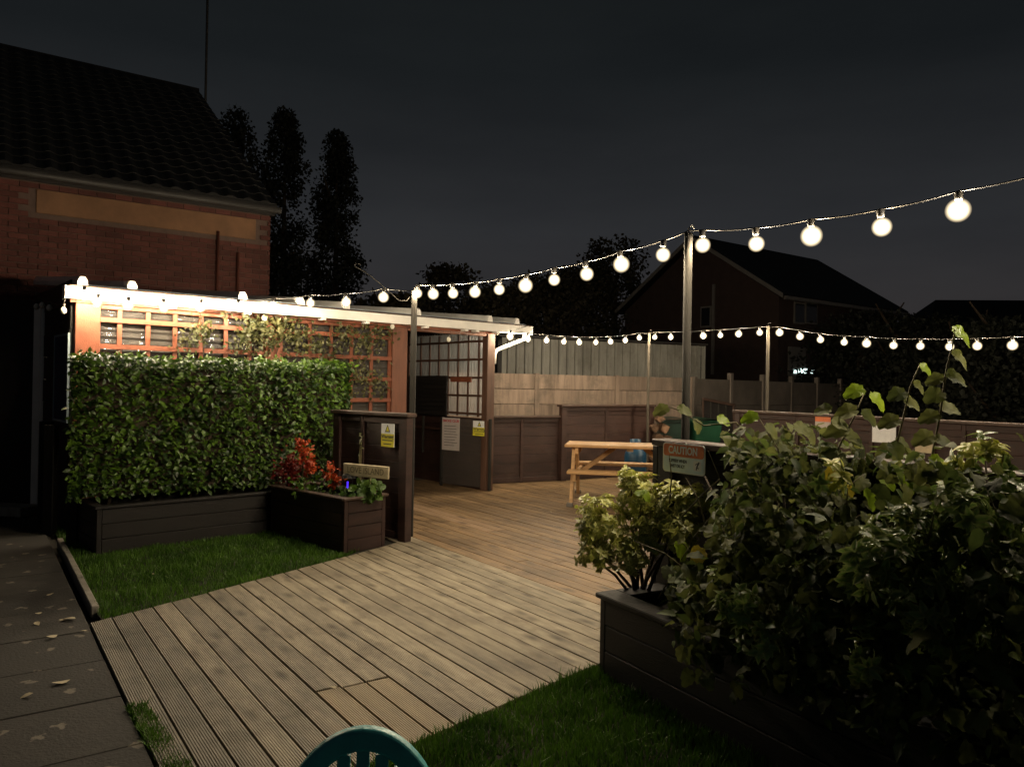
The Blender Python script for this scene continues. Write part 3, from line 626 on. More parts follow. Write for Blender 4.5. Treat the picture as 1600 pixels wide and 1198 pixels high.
o = flat_sign('club_notice', 'laminated white notice with red heading taped on the perspex screen', 'notice', a, rz, wd, ht, [('sheet', 0, 1, 0, 1, 'paper'), ('heading_band', .03, .97, .84, .97, 'paper')])
text('heading', 'SMOKE CLUB', wd * .155, M['red'], o, (wd / 2, -.0072, ht * .905), (R(90), 0, 0), bold=.002)
for i in range(8):
    x1 = random.uniform(.7, .9); part('text_line', MB().box(wd * .12, wd * x1, -.0062, -.0053, ht * (.74 - i * .085), ht * (.755 - i * .085)), M['guttergrey'], o)
warning_sign('warning_sign', 'small yellow and white warning sign at the right edge of the perspex screen', 741, 657, 761, 680, screen_pos, .03, .56)

# ================================================================ panelled low walls
def panel_wall(label, P, Q, h, stiles, name='panelled_low_wall', m='brown', mc='cap', group=None, nb=8, back=True):
    d = (Q - P); L = d.length
    W = empty(name, (*P, 0), ang(d), label, 'wall', group); q = (h - .05) / nb
    for i in range(nb): part('board', MB().box(.02, L - .02, -.012, .010, i * q + .012, (i + 1) * q + .0105, c=.0035), M[m], W)
    for x, wd in [(0, .11), (L - .11, .11)] + [(s, .05) for s in stiles]: part('post' if wd > .06 else 'stile', MB().box(x, x + wd, -.045 if wd > .06 else -.034, .045 if wd > .06 else -.013, 0, h - .042, c=.004), M[m], W)
    part('backing', MB().box(.02, L - .02, .0105, .018, .01, h - .045), M[m], W)
    xs = sorted([.11] + [v for s in stiles for v in (s, s + .05)] + [L - .11])
    for i in range(0, len(xs), 2):
        part('top_rail', MB().box(xs[i] + .002, xs[i + 1] - .002, -.033, -.013, h - .115, h - .044, c=.003), M[m], W)
        part('bottom_rail', MB().box(xs[i] + .002, xs[i + 1] - .002, -.033, -.013, .012, .09, c=.003), M[m], W)
    part('capping', MB().box(-.03, L + .03, -.07, .07, h - .04, h, c=.006), M[mc], W)
    return W
LP = gnd(631, 845).xy; LQ = LP + Vector((-.787, .63)).normalized() * 1.12
LW = panel_wall('dark brown panelled half wall with yellow sign beside the flower planter', LQ, LP + (LP - LQ).normalized() * .06, 1.31, [.45])
def lw_pos(px, py, off):
    d = (LP - LQ).normalized(); n_ = Vector((d.y, -d.x)); p = on(px, py, LQ + n_ * off, LP + n_ * off); return p, ang(d)
warning_sign('warning_sign', 'yellow and white warning sign on the half wall beside the flower planter', 596, 661, 616, 697, lw_pos, .052, .56)
part('bottom_board', MB().box(0, .1, 0, .1, 0, .1), M['brown'], LW) if False else None
# rear walls
RA = at(760, 700, 12.35).xy; RB = at(880, 700, 13.05).xy
panel_wall('lower brown panelled wall between the shelter post and tall panel', RA, RB, 1.12, [.62], nb=7)
RC = at(875, 700, 12.95).xy; RD = at(1019, 700, 14.2).xy
panel_wall('taller brown panelled wall behind the picnic table with its own capping', RC, RD, 1.31, [1.0], nb=8)
HW = at(1036, 700, 4.6).xy; HD = Vector((.545, -.839)).normalized()
HWW = panel_wall('dark half wall with the orange and white caution sign at its end', HW, HW + HD * 2.6, 1.30, [.75, 1.5], m='black')
part('end_face', MB().box(-.046, -.002, -.044, .044, 0, 1.256, c=.004), M['black'], HWW)
RW0 = at(1150, 700, 11.9).xy; RW1 = at(1640, 700, 7.9).xy
RWW = panel_wall('long red brown panelled wall with white notices behind the big leafy shrub', RW0, RW1, 1.30, [1.2, 2.4, 3.6], nb=8)

# caution sign
def hw_pos(px, py, off):
    n_ = Vector((HD.y, -HD.x)); p = on(px, py, HW + n_ * off, HW + HD + n_ * off); return p, ang(HD)
a, rz = hw_pos(1036, 735, .075); b, _ = hw_pos(1102, 738, .075); c, _ = hw_pos(1036, 690, .075); wd = (b.xy - a.xy).length; ht = c.z - a.z
cs = empty('caution_sign', a, rz, 'orange and pale blue CAUTION sign hung on the dark half wall end', 'sign')
def rrect(x0, x1, z0, z1, r, n=5):
    out = []
    for cx, cz, a0 in ((x1 - r, z1 - r, 0), (x0 + r, z1 - r, 90), (x0 + r, z0 + r, 180), (x1 - r, z0 + r, 270)):
        for i in range(n + 1): t = R(a0 + 90 * i / n); out.append((cx + r * math.cos(t), cz + r * math.sin(t)))
    return out[::-1]
rr_ = wd * .07
part('plate', MB().vprism(rrect(0, wd, 0, ht, rr_), -.003, 0), M['signwhite'], cs)
part('blue_field', MB().vprism(rrect(wd * .025, wd * .975, ht * .04, ht * .60, rr_ * .8), -.0042, -.0031), M['signblue'], cs)
part('orange_field', MB().vprism(rrect(wd * .025, wd * .975, ht * .55, ht * .96, rr_ * .8), -.0054, -.0043), M['signorange'], cs)
text('heading', 'CAUTION', ht * .36, M['signwhite'], cs, (wd * .49, -.0062, ht * .755), (R(90), 0, 0), sx=.82, bold=.0016)
text('lettering', 'SLIPPERY WHEN', ht * .155, M['ink'], cs, (wd * .37, -.0050, ht * .40), (R(90), 0, 0), sx=.74, bold=.0003)
text('lettering', 'WET OR ICY', ht * .155, M['ink'], cs, (wd * .37, -.0050, ht * .22), (R(90), 0, 0), sx=.74, bold=.0003)
part('pictogram_frame', MB().vprism(rrect(wd * .74, wd * .92, ht * .14, ht * .48, rr_ * .4), -.0050, -.0043), M['signwhite'], cs)
pc = MB(); X, Z = wd * .83, ht * .31
pc.vprism([(X + .010, Z + .024), (X + .018, Z + .020), (X + .004, Z - .004), (X - .004, Z - .024), (X - .010, Z - .022), (X - .004, Z + .000)], -.0060, -.0052)
pc.vprism([(X + .002, Z + .016), (X + .004, Z + .012), (X - .014, Z + .004), (X - .015, Z + .008)], -.0060, -.0052)
pc.vprism([(X - .002, Z - .004), (X + .012, Z - .012), (X + .010, Z - .016), (X - .004, Z - .009)], -.0060, -.0052)
part('slipping_figure', pc, M['ink'], cs)
part('fixing_strap', MB().box(wd * .55, wd * .58, -.006, -.003, ht * .95, ht * 1.05), M['signwhite'], cs)

# notices on the right wall
def rw_pos(px, py, off):
    d = (RW1 - RW0).normalized(); n_ = Vector((d.y, -d.x)); p = on(px, py, RW0 + n_ * off, RW1 + n_ * off); return p, ang(d)
def notice(label, px0, py0, px1, py1, layers, name='notice'):
    a, rz = rw_pos(px0, py1, .05); b, _ = rw_pos(px1, py1, .05); c, _ = rw_pos(px0, py0, .05)
    return flat_sign(name, label, 'sign', a, rz, (b.xy - a.xy).length, c.z - a.z, layers)
notice('small sign with orange top leftmost on the long right wall', 1274, 648, 1298, 668, [('sheet', 0, 1, 0, 1, 'paper'), ('orange_band', 0, 1, .5, 1, 'signorange')], 'wall_sign')
notice('plain white square notice in the middle of the long right wall', 1363, 664, 1400, 690, [('sheet', 0, 1, 0, 1, 'signwhite')], 'wall_sign')
notice('creamy paper notice rightmost on the long right wall', 1430, 683, 1460, 706, [('sheet', 0, 1, 0, 1, 'cream')], 'wall_sign')

# ================================================================ planters
def planter(label, P, d, L, Wd, h, nb, m='brown', mc='cap', capw=.07, name='planter'):
    """front-left corner P, front along d, body lies to the local +y side"""
    T = empty(name, (*P, -.02), ang(d), label, 'planter'); q = h / nb
    for i in range(nb):
        z0, z1 = i * q + .002, (i + 1) * q - .003; j = .002 * (i % 2)
        part('board', MB().box(.045, L - .045, j, .028, z0, z1, c=.004), M[m], T); part('board', MB().box(.045, L - .045, Wd - .028, Wd - j, z0, z1, c=.004), M[m], T)
        part('board', MB().box(j, .028, .045, Wd - .045, z0, z1, c=.004), M[m], T); part('board', MB().box(L - .028, L - j, .045, Wd - .045, z0, z1, c=.004), M[m], T)
    for x in (0, L - .044):
        for y in (0, Wd - .044): part('corner_post', MB().box(x, x + .044, y, y + .044, 0, h, c=.004), M[m], T)
    z = h + .001; e_ = .022
    for nm, x0, x1, y0, y1 in (('capping', -e_, L + e_, -e_, capw), ('capping', -e_, L + e_, Wd - capw, Wd + e_), ('capping', -e_, capw, capw + .002, Wd - capw - .002), ('capping', L - capw, L + e_, capw + .002, Wd - capw - .002)):
        part(nm, MB().box(x0, x1, y0, y1, z, z + .028, c=.006), M[mc], T)
    so = MB(); N = 14; vs = []; fs = []
    for i in range(N + 1):
        for k_ in range(5):
            vs.append((.03 + (L - .06) * i / N, .03 + (Wd - .06) * k_ / 4, h - .05 + random.uniform(-.012, .02)))
    for i in range(N):
        for k_ in range(4): fs.append((i * 5 + k_, (i + 1) * 5 + k_, (i + 1) * 5 + k_ + 1, i * 5 + k_ + 1))
    part('soil', so.add(vs, fs), M['soil'], T, smooth=True)
    return T
FC = gnd(537, 862).xy; FD = Vector((.66, .75)).normalized()
planter('small dark brown planter box of orange flowers beside the half wall', FC, FD, .50, 1.30, .50, 4)
HC = gnd(150, 864).xy; HE = gnd(437, 838).xy
HPD = Vector((.72, .69)).normalized()
planter('long low brown planter box under the clipped hedge', HC, HPD, 2.05, .62, .42, 3, m='browndim', mc='browndim')
planter('large black planter box of mixed shrubs at the right of the deck', PC, PD, 3.4, .80, .43, 3, m='black', mc='browndim', capw=.12)

# ================================================================ hedge
HF0 = Vector(gnd(150, 864).xy) + Vector((-.30, -.06)); 
hz = Vector((.735, .678)).normalized(); hn = Vector((-hz.y, hz.x))
h0 = on(107, 600, (-4.1, 6.96), (-4.1 + hz.x, 6.96 + hz.y)).xy; HLEN = 3.02; HDEP = .62
hedge = empty('clipped_hedge', (*h0, 0), ang(hz), 'tall clipped glossy evergreen hedge in front of the shelter trellis', 'hedge')
core = MB().prism([(.10, .13), (HLEN - .12, .13), (HLEN - .12, HDEP - .06), (.40, HDEP - .06)], .48, 1.72)
part('inner_twigs', core, M['bark'], hedge)
for i in range(7): part('trunk', MB().tube([(.45 + i * .4, .3, -.03), (.43 + i * .4, .32, .3), (.47 + i * .4, .3, .62)], .022, 6), M['bark'], hedge)
N = 13500
def hedge_pts(N):
    P = []; Nn = []
    for _ in range(N):
        u = random.random(); r = random.random()
        wob = lambda a, b: .020 * math.sin(a * 5.1) + .014 * math.sin(b * 7.3 + a * 2) + .008 * math.sin(a * 17 + b * 13)
        if r < .58:
            x = random.uniform(.0, HLEN); z = random.uniform(.47, 1.80); y = -wob(x, z) + random.random() ** 1.6 * .16; n_ = (0, -.75, .95)
        elif r < .83:
            x = random.uniform(.0, HLEN); y = random.uniform(0, HDEP); z = 1.80 + .035 * x / HLEN + wob(x, y) * .8 - random.random() ** 2 * .10; n_ = (0, -.15, 1)
        elif r < .95:
            y = random.uniform(0, HDEP); z = random.uniform(.47, 1.82); x = HLEN + wob(y, z) - random.random() ** 2 * .1; n_ = (1, 0, .3)
        else:
            y = random.uniform(0, HDEP); z = random.uniform(.47, 1.80); x = random.random() ** 2 * .1 + .02; n_ = (-1, -.2, .3)
        x_cut = (HDEP and y / HDEP * .36)
        if x < x_cut: x = x_cut + random.random() * .06
        # rounded ends
        if x > HLEN - .18: y += (x - HLEN + .18) * .5
        P.append((x, y, z)); Nn.append(n_)
    return np.array(P), np.array(Nn, float)
P_, N_ = hedge_pts(N)
Rz = np.array(Matrix.Rotation(ang(hz), 3, 'Z'))
Nj = N_ + rng.normal(0, .48, N_.shape); tip = np.stack([rng.normal(0, .8, N), rng.normal(-.35, .4, N), rng.normal(.1, .75, N)], 1)
pos = P_ @ Rz.T + np.array([h0.x, h0.y, 0])
foliage(hedge, leafshape(.056, .0155, 4, .25, .18), M['hedge'], pos, Nj @ Rz.T, tip @ Rz.T, rng.uniform(.5, 1.4, N))
# sprigs standing above the hedge top
NS = 420; c_ = rng.uniform(0, HLEN, 42); ci = rng.integers(0, 42, NS); sx = c_[ci] + rng.normal(0, .02, NS); sz = 1.80 + rng.random(NS) * (.03 + .055 * rng.random(42)[ci]); sy = (rng.uniform(.02, HDEP, 42))[ci] + rng.normal(0, .02, NS)
sx = np.maximum(sx, sy * .6)
foliage(hedge, leafshape(.064, .015, 4, .25, .18), M['hedge'], np.stack([sx, sy, sz], 1) @ Rz.T + np.array([h0.x, h0.y, 0]), rng.normal(0, .5, (NS, 3)) + [0, -.5, .8], rng.normal(0, .6, (NS, 3)) + [0, 0, .8], rng.uniform(.7, 1.1, NS), cap=0)

# climber on the trellis
cl = empty('trellis_climber', (*tpos(1.6, -.05), 0), ang(TR), 'straggly olive climber growing over the trellis above the hedge', 'climber')
CP = []
def climb(px, py, n, sp):
    for _ in range(n):
        q = on(px + random.gauss(0, sp), py + random.gauss(0, sp * 1.0), tpos(0, -.05), tpos(1, -.05))
        if q.z < 2.42: CP.append((q.x + random.uniform(-.05, .05), q.y + random.uniform(-.08, .04), q.z))
for px, py, n, sp in ((400, 505, 230, 13), (425, 525, 220, 15), (445, 505, 180, 14), (385, 535, 120, 12), (470, 530, 120, 14), (318, 515, 90, 9), (300, 535, 70, 12), (540, 520, 130, 16), (575, 535, 130, 16), (560, 585, 120, 14), (590, 600, 70, 12), (600, 515, 60, 10), (500, 545, 120, 16), (355, 480, 60, 10), (520, 600, 60, 12)): climb(px, py, n, sp)
CP = np.array(CP); n = len(CP)
foliage(cl, leafshape(.05, .017, 4, .2, .25), M['climb'], CP, rng.normal(0, .6, (n, 3)) + [.3, -1, .4], rng.normal(0, .6, (n, 3)) + [0, 0, -.6], rng.uniform(.6, 1.2, n))
for pts in ([(395, 560), (400, 520), (392, 490)], [(430, 560), (440, 520), (425, 488)], [(318, 555), (316, 500), (312, 485)], [(520, 640), (560, 580), (600, 520)], [(500, 560), (545, 515), (590, 505)]):
    W3 = [on(x, y, tpos(0, -.04), tpos(1, -.04)) for x, y in pts]; inv = Matrix.Rotation(-ang(TR), 3, 'Z'); W3 = [inv @ (p - Vector((*tpos(1.6, -.05), 0))) for p in W3]
    part('vine_stem', MB().tube(W3, .006, 5), M['bark'], cl)

# ================================================================ flowers in the small planter
def cluster(name, label, cat, pxs, d, m, tpl, n, sp, zbase, up_=.5, stems=True, ms='stem'):
    root = at(pxs[0][0], pxs[0][1], d); base = Vector((root.x, root.y, zbase)); o = empty(name, base, 0, label, cat)
    P = []
    for (px, py, s) in pxs:
        c = at(px, py, d)
        for _ in range(int(n * s)): P.append((c.x + random.gauss(0, sp * s), c.y + random.gauss(0, sp * s), c.z + random.gauss(0, sp * s * 1.1)))
        if stems: part('stem', MB().tube([(random.uniform(-.03, .03), random.uniform(-.03, .03), 0), tuple(Vector(((c.x - base.x) * .6, 0, (c.z - base.z) * .6))), tuple(c - base)], [.008, .006, .003], 5), M[ms], o)
    P = np.array(P); k = len(P)
    foliage(o, tpl, M[m], P, rng.normal(0, .6, (k, 3)) + [0, -.4, up_], rng.normal(0, .8, (k, 3)), rng.uniform(.6, 1.2, k), leafname='petal' if 'flower' in name else 'leaf')
    return o
cluster('flowering_plant', 'tall orange red flower spike at the back of the small planter', 'flower', [(474, 700, 1.0), (482, 718, 1.0), (468, 690, .7), (487, 732, .8)], 8.0, 'fuchsia', leafshape(.045, .013, 4), 80, .038, .44)
cluster('flowering_plant', 'dark maroon flower mass overhanging the left end of the small planter', 'flower', [(455, 725, 1.2), (447, 742, 1.2), (462, 745, 1.1), (452, 735, 1.2)], 8.15, 'maroon', leafshape(.05, .015, 4), 90, .05, .44)
cluster('flowering_plant', 'small orange flower plant in front of the half wall by the wooden sign', 'flower', [(519, 728, .7), (514, 740, .8), (525, 748, .9), (520, 758, .6)], 7.75, 'fuchsia', leafshape(.04, .012, 4), 60, .033, .44)
cluster('leafy_plant', 'round leaved green plant at the foot of the wooden name sign', 'plant', [(562, 767, 1), (548, 770, .9), (585, 765, .9), (573, 768, .8)], 7.42, 'geranium', broadleaf(.07), 34, .045, .44)
cluster('leafy_plant', 'dark straggling foliage along the left edge of the small planter', 'plant', [(470, 760, 1), (495, 765, 1), (520, 768, .9)], 7.75, 'hedge', leafshape(.05, .015, 4), 60, .05, .44)
cluster('trailing_plant', 'thin trailing sprig with pale leaves against the half wall', 'plant', [(562, 700, .25), (563, 690, .25), (566, 680, .25), (561, 712, .25), (560, 735, .25)], 7.68, 'climb', leafshape(.04, .013, 4), 22, .03, .44)

# LOVE ISLAND board on a stick
a = at(537, 742, 7.62); b = at(608, 749, 7.35); dL = (b - a); wdL = dL.length
ns = empty('name_sign', (a.x, a.y, a.z), 0, 'cream wooden LOVE ISLAND name board on a thin stick in the planter', 'sign')
tilt = math.asin(dL.z / wdL); ns.rotation_euler = (0, -tilt, ang(dL.xy))
part('board', MB().box(0, wdL, -.012, .008, 0, .125, c=.007), M['cream'], ns)
text('lettering', 'LOVE ISLAND', .088, M['letter'], ns, (wdL * .5, -.0135, .062), (R(90), 0, 0), sx=wdL / .66, bold=.0006)
part('stick', MB().box(wdL * .56, wdL * .56 + .014, .009, .021, -.26, .10), M['cream'], ns)
# solar lantern with a blue light
sl = at(544, 765, 7.6); so_ = empty('solar_lantern', (sl.x, sl.y, .37), 0, 'small dark garden lantern glowing blue behind the wooden name sign', 'lantern')
part('lantern_roof', MB().lathe([(.02, .31), (.075, .285), (.06, .315), (.012, .335)], 12), M['rubber'], so_)
part('lantern_cage', MB().lathe([(.045, .12), (.050, .125), (.050, .14), (.045, .145)], 12).box(-.045, -.039, -.003, .003, .14, .29).box(.039, .045, -.003, .003, .14, .29), M['rubber'], so_)
part('lantern_stake', MB().tube([(0, 0, 0), (0, 0, .12)], .008, 6), M['rubber'], so_)
part('light_tube', MB().tube([(-.005, -.01, .15), (-.005, -.01, .25)], .009, 8), M['bluelight'], so_)

# ================================================================ string lights
gl_prof = [(r * .84, z * .84 + .008) for r, z in ((.004, -.052), (.022, -.048), (.040, -.034), (.050, -.012), (.051, .006), (.044, .026), (.030, .042), (.019, .054), (.016, .062))]
def lathe_mesh(name, prof, m, n=14):
    return MB().lathe(prof, n).mesh(name, m, True)
core = [(.006, -.026), (.015, -.019), (.021, -.004), (.019, .010), (.010, .022), (.005, .030)]
G1 = lathe_mesh('filament', core, M['bulb'], 10); G2 = lathe_mesh('filament', core, M['bulbcool'], 10)
big = [(.055 * math.sin(math.pi * i / 20), -.055 * math.cos(math.pi * i / 20) + .004) for i in range(1, 19)]
GS = lathe_mesh('globe', big, M['shell'], 28)
GO = lathe_mesh('globe', [(r * .72, z * .85) for r, z in gl_prof], M['bulboff'])
SKT = MB().lathe([(.018, .055), (.020, .062), (.020, .095), (.012, .100)], 10).mesh('socket', M['cable'], True)
def bulb(p, label, group, lit=True, k=0):
    o = link('festoon_bulb', None, None, p); tag(o, label, 'light bulb', group); o.rotation_euler = (random.uniform(-.15, .15), random.uniform(-.15, .15), 0)
    if lit:
        gs_ = link('globe', GS, o); v = random.uniform(.86, 1.14); gs_.scale = (v, v, v); link('filament', G2 if k % 3 == 1 else G1, gs_)
    else: link('globe', GO, o)
    s = link('socket', SKT, o)
    if not lit: s.scale = (.7, .7, .8)
def cord(label, pts, r=.0045, group=None):
    out = []
    for i in range(len(pts) - 1):
        a, b = Vector(pts[i]), Vector(pts[i + 1]); L = (b - a).length
        for q in range(4):
            t = q / 4; out.append(a.lerp(b, t) - Vector((0, 0, 4 * t * (1 - t) * L * .025)))
    out.append(Vector(pts[-1])); o = tag(link('catenary_cable', MB().tube(out, r, 5).mesh('catenary_cable', M['cable'], True)), label, 'cable', group); return o
ORD = ['first', 'second', 'third', 'fourth', 'fifth', 'sixth', 'seventh', 'eighth', 'ninth', 'tenth', 'eleventh', 'twelfth', 'thirteenth', 'fourteenth', 'fifteenth']
MPL = at(1072, 600, 4.75).xy; LPL = at(645, 600, 8.0).xy
def stringrun(px, P, Q, tmpl, group, up=.098):
    c = []
    for i, (x, y) in enumerate(px):
        p = on(x, y, P, Q); bulb(p, tmpl.format(ORD[i]), group, k=i); c.append(p + Vector((0, 0, up)))
    return c
GA, GB = 'lit globe bulbs on the front string', 'lit globe bulbs on the rear string'
# front string, right of the main pole
dR = Vector((1.09, -1.05)).normalized()
c1 = stringrun([(1098, 384), (1182, 382), (1268, 370), (1378, 356), (1497, 330)], MPL, MPL + dR, 'warm globe bulb, {} to the right of the tall near pole', GA)
last = c1[-1]; step = (c1[-1] - c1[-2]); step = Vector((dR.x, dR.y, 0)) * .40 + Vector((0, 0, .035))
ext = []
for i in range(3):
    p = last + step * (i + 1); ext.append(p); bulb(p - Vector((0, 0, .098)), 'warm globe bulb on the front string, {} past the right picture edge'.format(ORD[i]), GA, k=i)
endp = ext[-1] + step
cord('front light cord rising from the tall near pole to the upper right', [Vector((*MPL, 2.60))] + c1 + ext + [endp])
# front string between the poles
pts = [(1036, 399), (971, 414), (917, 429), (866, 438), (821, 447), (780, 453), (742, 457), (708, 459), (677, 460), (652, 459)]
c2 = stringrun(pts, MPL, LPL, 'warm globe bulb, {} to the left of the tall near pole', GA)
cord('light cord swagged between the tall near pole and the slim left pole', [Vector((*MPL, 2.60))] + c2 + [Vector((*LPL, 2.60))])
# along the gutter
GP0, GP1 = tpos(-.1, -.26), tpos(6, -.26); gm_ = on(428, 478, GP0, GP1).xy
ca = stringrun([(599, 465), (541, 472), (485, 474)], LPL, gm_, 'warm globe bulb, {} to the left of the slim left pole', GA)
cb = stringrun([(428, 479), (373, 481), (313, 481), (256, 481), (200, 478), (152, 474), (131, 462)], GP0, GP1, 'warm globe bulb under the white gutter, {} one right to left', GA)
cord('light cord running under the white gutter from the slim left pole', [Vector((*LPL, 2.60))] + ca + cb)
# rear string
BS = tpos(6.1, -.30); BP1 = at(1013, 600, 13.6).xy; BP2 = at(1199, 600, 11.75).xy
cB1 = stringrun([(797, 526), (825, 530), (854, 532), (881, 534), (905, 535), (931, 535), (954, 534), (977, 532), (999, 528)], Vector(at(790, 600, 11.6).xy), BP1, 'small looking globe bulb on the rear string, {} from the gutter end', GB)
cB2 = stringrun([(1023, 527), (1048, 527), (1099, 525), (1125.6, 524), (1154, 522), (1187, 520)], BP1, BP2, 'rear string globe bulb between the two thin poles, {} from the left', GB)
BP3 = at(1790, 600, 7.0).xy
cB3 = stringrun([(1218, 520), (1250, 526), (1282, 531), (1319, 535), (1354, 537), (1396, 540), (1438, 541), (1484, 542), (1527, 541), (1582, 540), (1640, 537)], BP2, BP3, 'rear string globe bulb right of the second thin pole, {} from it', GB)
cord('rear light cord from the gutter end to the first thin pole', [Vector((*tpos(6.2, -.17), 2.55))] + cB1 + [Vector((*BP1, 2.60))])
cord('rear light cord between the two thin poles', [Vector((*BP1, 2.60))] + cB2 + [Vector((*BP2, 2.60))])
cord('rear light cord running off right from the second thin pole', [Vector((*BP2, 2.60))] + cB3 + [Vector((*BP3, 2.60))])
# unlit bulbs
for px, py, lb in ((413, 498, 'unlit bulb hanging among the climber on the trellis'), (613, 511, 'unlit bulb below the gutter beside the trellis end post'), (701, 531, 'unlit bulb hanging in the open doorway of the shelter'), (777, 520, 'unlit bulb under the gutter by the right corner post')):
    p = on(px, py, tpos(0, -.09), tpos(1, -.09)); bulb(p, lb, 'unlit bulbs under the gutter', lit=False)
uc = [on(x, y, tpos(0, -.09), tpos(1, -.09)) + Vector((0, 0, .075)) for x, y in ((413, 498), (520, 500), (613, 511), (701, 531), (777, 520))]
cord('unlit cord looping under the gutter across the trellis top', [Vector((*tpos(1.2, -.09), 2.42))] + uc, .0035)
for i, (px, py, lb) in enumerate(((57, 480, 'outer unlit bulb under the left roof overhang'), (66, 478, 'middle unlit bulb under the left roof overhang'), (77, 482, 'inner unlit bulb under the left roof overhang'), (99, 486, 'unlit bulb nearest the left corner post'))):
    bulb(on(px, py, tpos(-.12, 0), tpos(-.12, 1)), lb, 'unlit bulbs under the left overhang', lit=False)
cord('unlit cord under the left roof overhang', [on(x, y, tpos(-.12, 0), tpos(-.12, 1)) + Vector((0, 0, .075)) for x, y in ((50, 478), (57, 480), (66, 478), (77, 482), (99, 486))] + [Vector((*tpos(-.08, -.02), 2.5))], .0035)
# poles
def pole(label, P, h, r, m, sq=False, lean=0, name='light_pole'):
    mb = MB().box(-r, r, -r, r, -.03, h, c=.006) if sq else MB().tube([(0, 0, -.03), (0, 0, h)], r, 14)
    o = tag(link(name, None, None, (*P, 0)), label, 'pole'); part('shaft', mb, M[m], o, smooth=not sq)
    part('hook', MB().tube([(0, 0, h - .01), (0, 0, h + .03), (.02, 0, h + .05), (.035, 0, h + .03)], .004, 6), M['cable'], o); return o
pole('tall near grey pole behind the caution sign half wall', MPL, 2.585, .026, 'pole')
pole('slim square grey pole behind the left half wall', LPL, 2.60, .029, 'pole', True)
pole('thin pale pole behind the taller panelled wall', BP1, 2.62, .021, 'polew', True)
pole('thin pale pole behind the long right wall', BP2, 2.62, .021, 'polew', True)
pole('thin pale pole at the far right end of the rear string', BP3, 2.62, .021, 'polew', True)
pole('round pole past the right edge carrying the front string', Vector((endp.x, endp.y)), endp.z, .035, 'pole')
wl = [at(x, y, d) for x, y, d in ((641, 462, 8.0), (636, 470, 7.98), (624, 470, 7.95), (610, 458, 7.9), (590, 440, 7.85), (570, 425, 7.8), (554, 416, 7.75), (556, 411, 7.72), (563, 413, 7.7))]
tag(link('loose_wire', MB().tube(wl, .005, 5).mesh('loose_wire', M['pole'], True)), 'loose pale wire curling up and left from the slim left pole', 'wire')

# ================================================================ picnic table
fl = gnd(896, 793).xy; RZT = R(-9.5); tl_ = Vector((math.cos(RZT), math.sin(RZT))); tn_ = Vector((-tl_.y, tl_.x))
pt = empty('picnic_table', (*(fl + tl_ * -.17), 0), RZT, 'golden pine picnic table with attached benches beyond the caution sign', 'table')
LT = 1.80
for i in range(5): part('top_plank', MB().box(0, LT, .37 + i * .148, .37 + i * .148 + .140, .775, .815, c=.006), M['pine'], pt)
for y0 in (.0, 1.26):
    for i in range(2): part('seat_plank', MB().box(.07, LT - .07, y0 + i * .148, y0 + i * .148 + .140, .445, .485, c=.006), M['pine'], pt)
def slant(x0, x1, a, b, wd):
    """bar in the y-z plane from a to b"""
    d = Vector((b[0] - a[0], b[1] - a[1])).normalized(); n_ = Vector((-d.y, d.x)) * wd / 2
    poly = [(a[0] - n_.x, a[1] - n_.y), (a[0] + n_.x, a[1] + n_.y), (b[0] + n_.x, b[1] + n_.y), (b[0] - n_.x, b[1] - n_.y)]
    return MB().add([(x0, y, z) for y, z in poly] + [(x1, y, z) for y, z in poly], [(0, 1, 2, 3), (7, 6, 5, 4), (0, 4, 5, 1), (1, 5, 6, 2), (2, 6, 7, 3), (3, 7, 4, 0)])
for x in (.10, LT - .20):
    part('leg', slant(x, x + .045, (.14, .01), (.52, .772), .095), M['pine'], pt); part('leg', slant(x, x + .045, (1.40, .01), (1.02, .772), .095), M['pine'], pt)
    part('cross_rail', MB().box(x + .047, x + .092, .02, 1.52, .345, .443, c=.004), M['pine'], pt)
    part('cross_rail', MB().box(x + .047, x + .092, .40, 1.10, .68, .773, c=.004), M['pine'], pt)
def bar(p, q, w2=.045):
    p, q = Vector(p), Vector(q); return MB().tube([p, q], w2, 4)
part('brace', bar((.19, .77, .39), (.68, .77, .76), .042), M['pine'], pt); part('brace', bar((LT - .22, .77, .39), (LT - .70, .77, .76), .042), M['pine'], pt)
part('batten', MB().box(LT / 2 - .045, LT / 2 + .045, .40, 1.08, .735, .773, c=.004), M['pine'], pt)
for y in (.08, 1.46): part('foot_bracket', MB().box(.07, .155, y - .045, y + .045, 0, .05, c=.006), M['housewhite'], pt)

# gas bottle
gb = at(993, 700, 12.3); gbo = empty('gas_bottle', (gb.x, gb.y, 0), 0, 'blue gas bottle standing behind the picnic table', 'gas bottle')
part('bottle_body', MB().lathe([(.13, .0), (.17, .03), (.18, .10), (.18, .50), (.165, .57), (.12, .62), (.06, .65)], 20), M['blue'], gbo, smooth=True)
part('collar', MB().lathe([(.085, .63), (.09, .64), (.09, .78), (.078, .78), (.078, .64)], 16), M['blue'], gbo, smooth=True)
part('valve', MB().lathe([(.02, .64), (.022, .70), (.012, .74)], 8), M['guttergrey'], gbo)
gb2 = at(1001, 740, 11.9); 
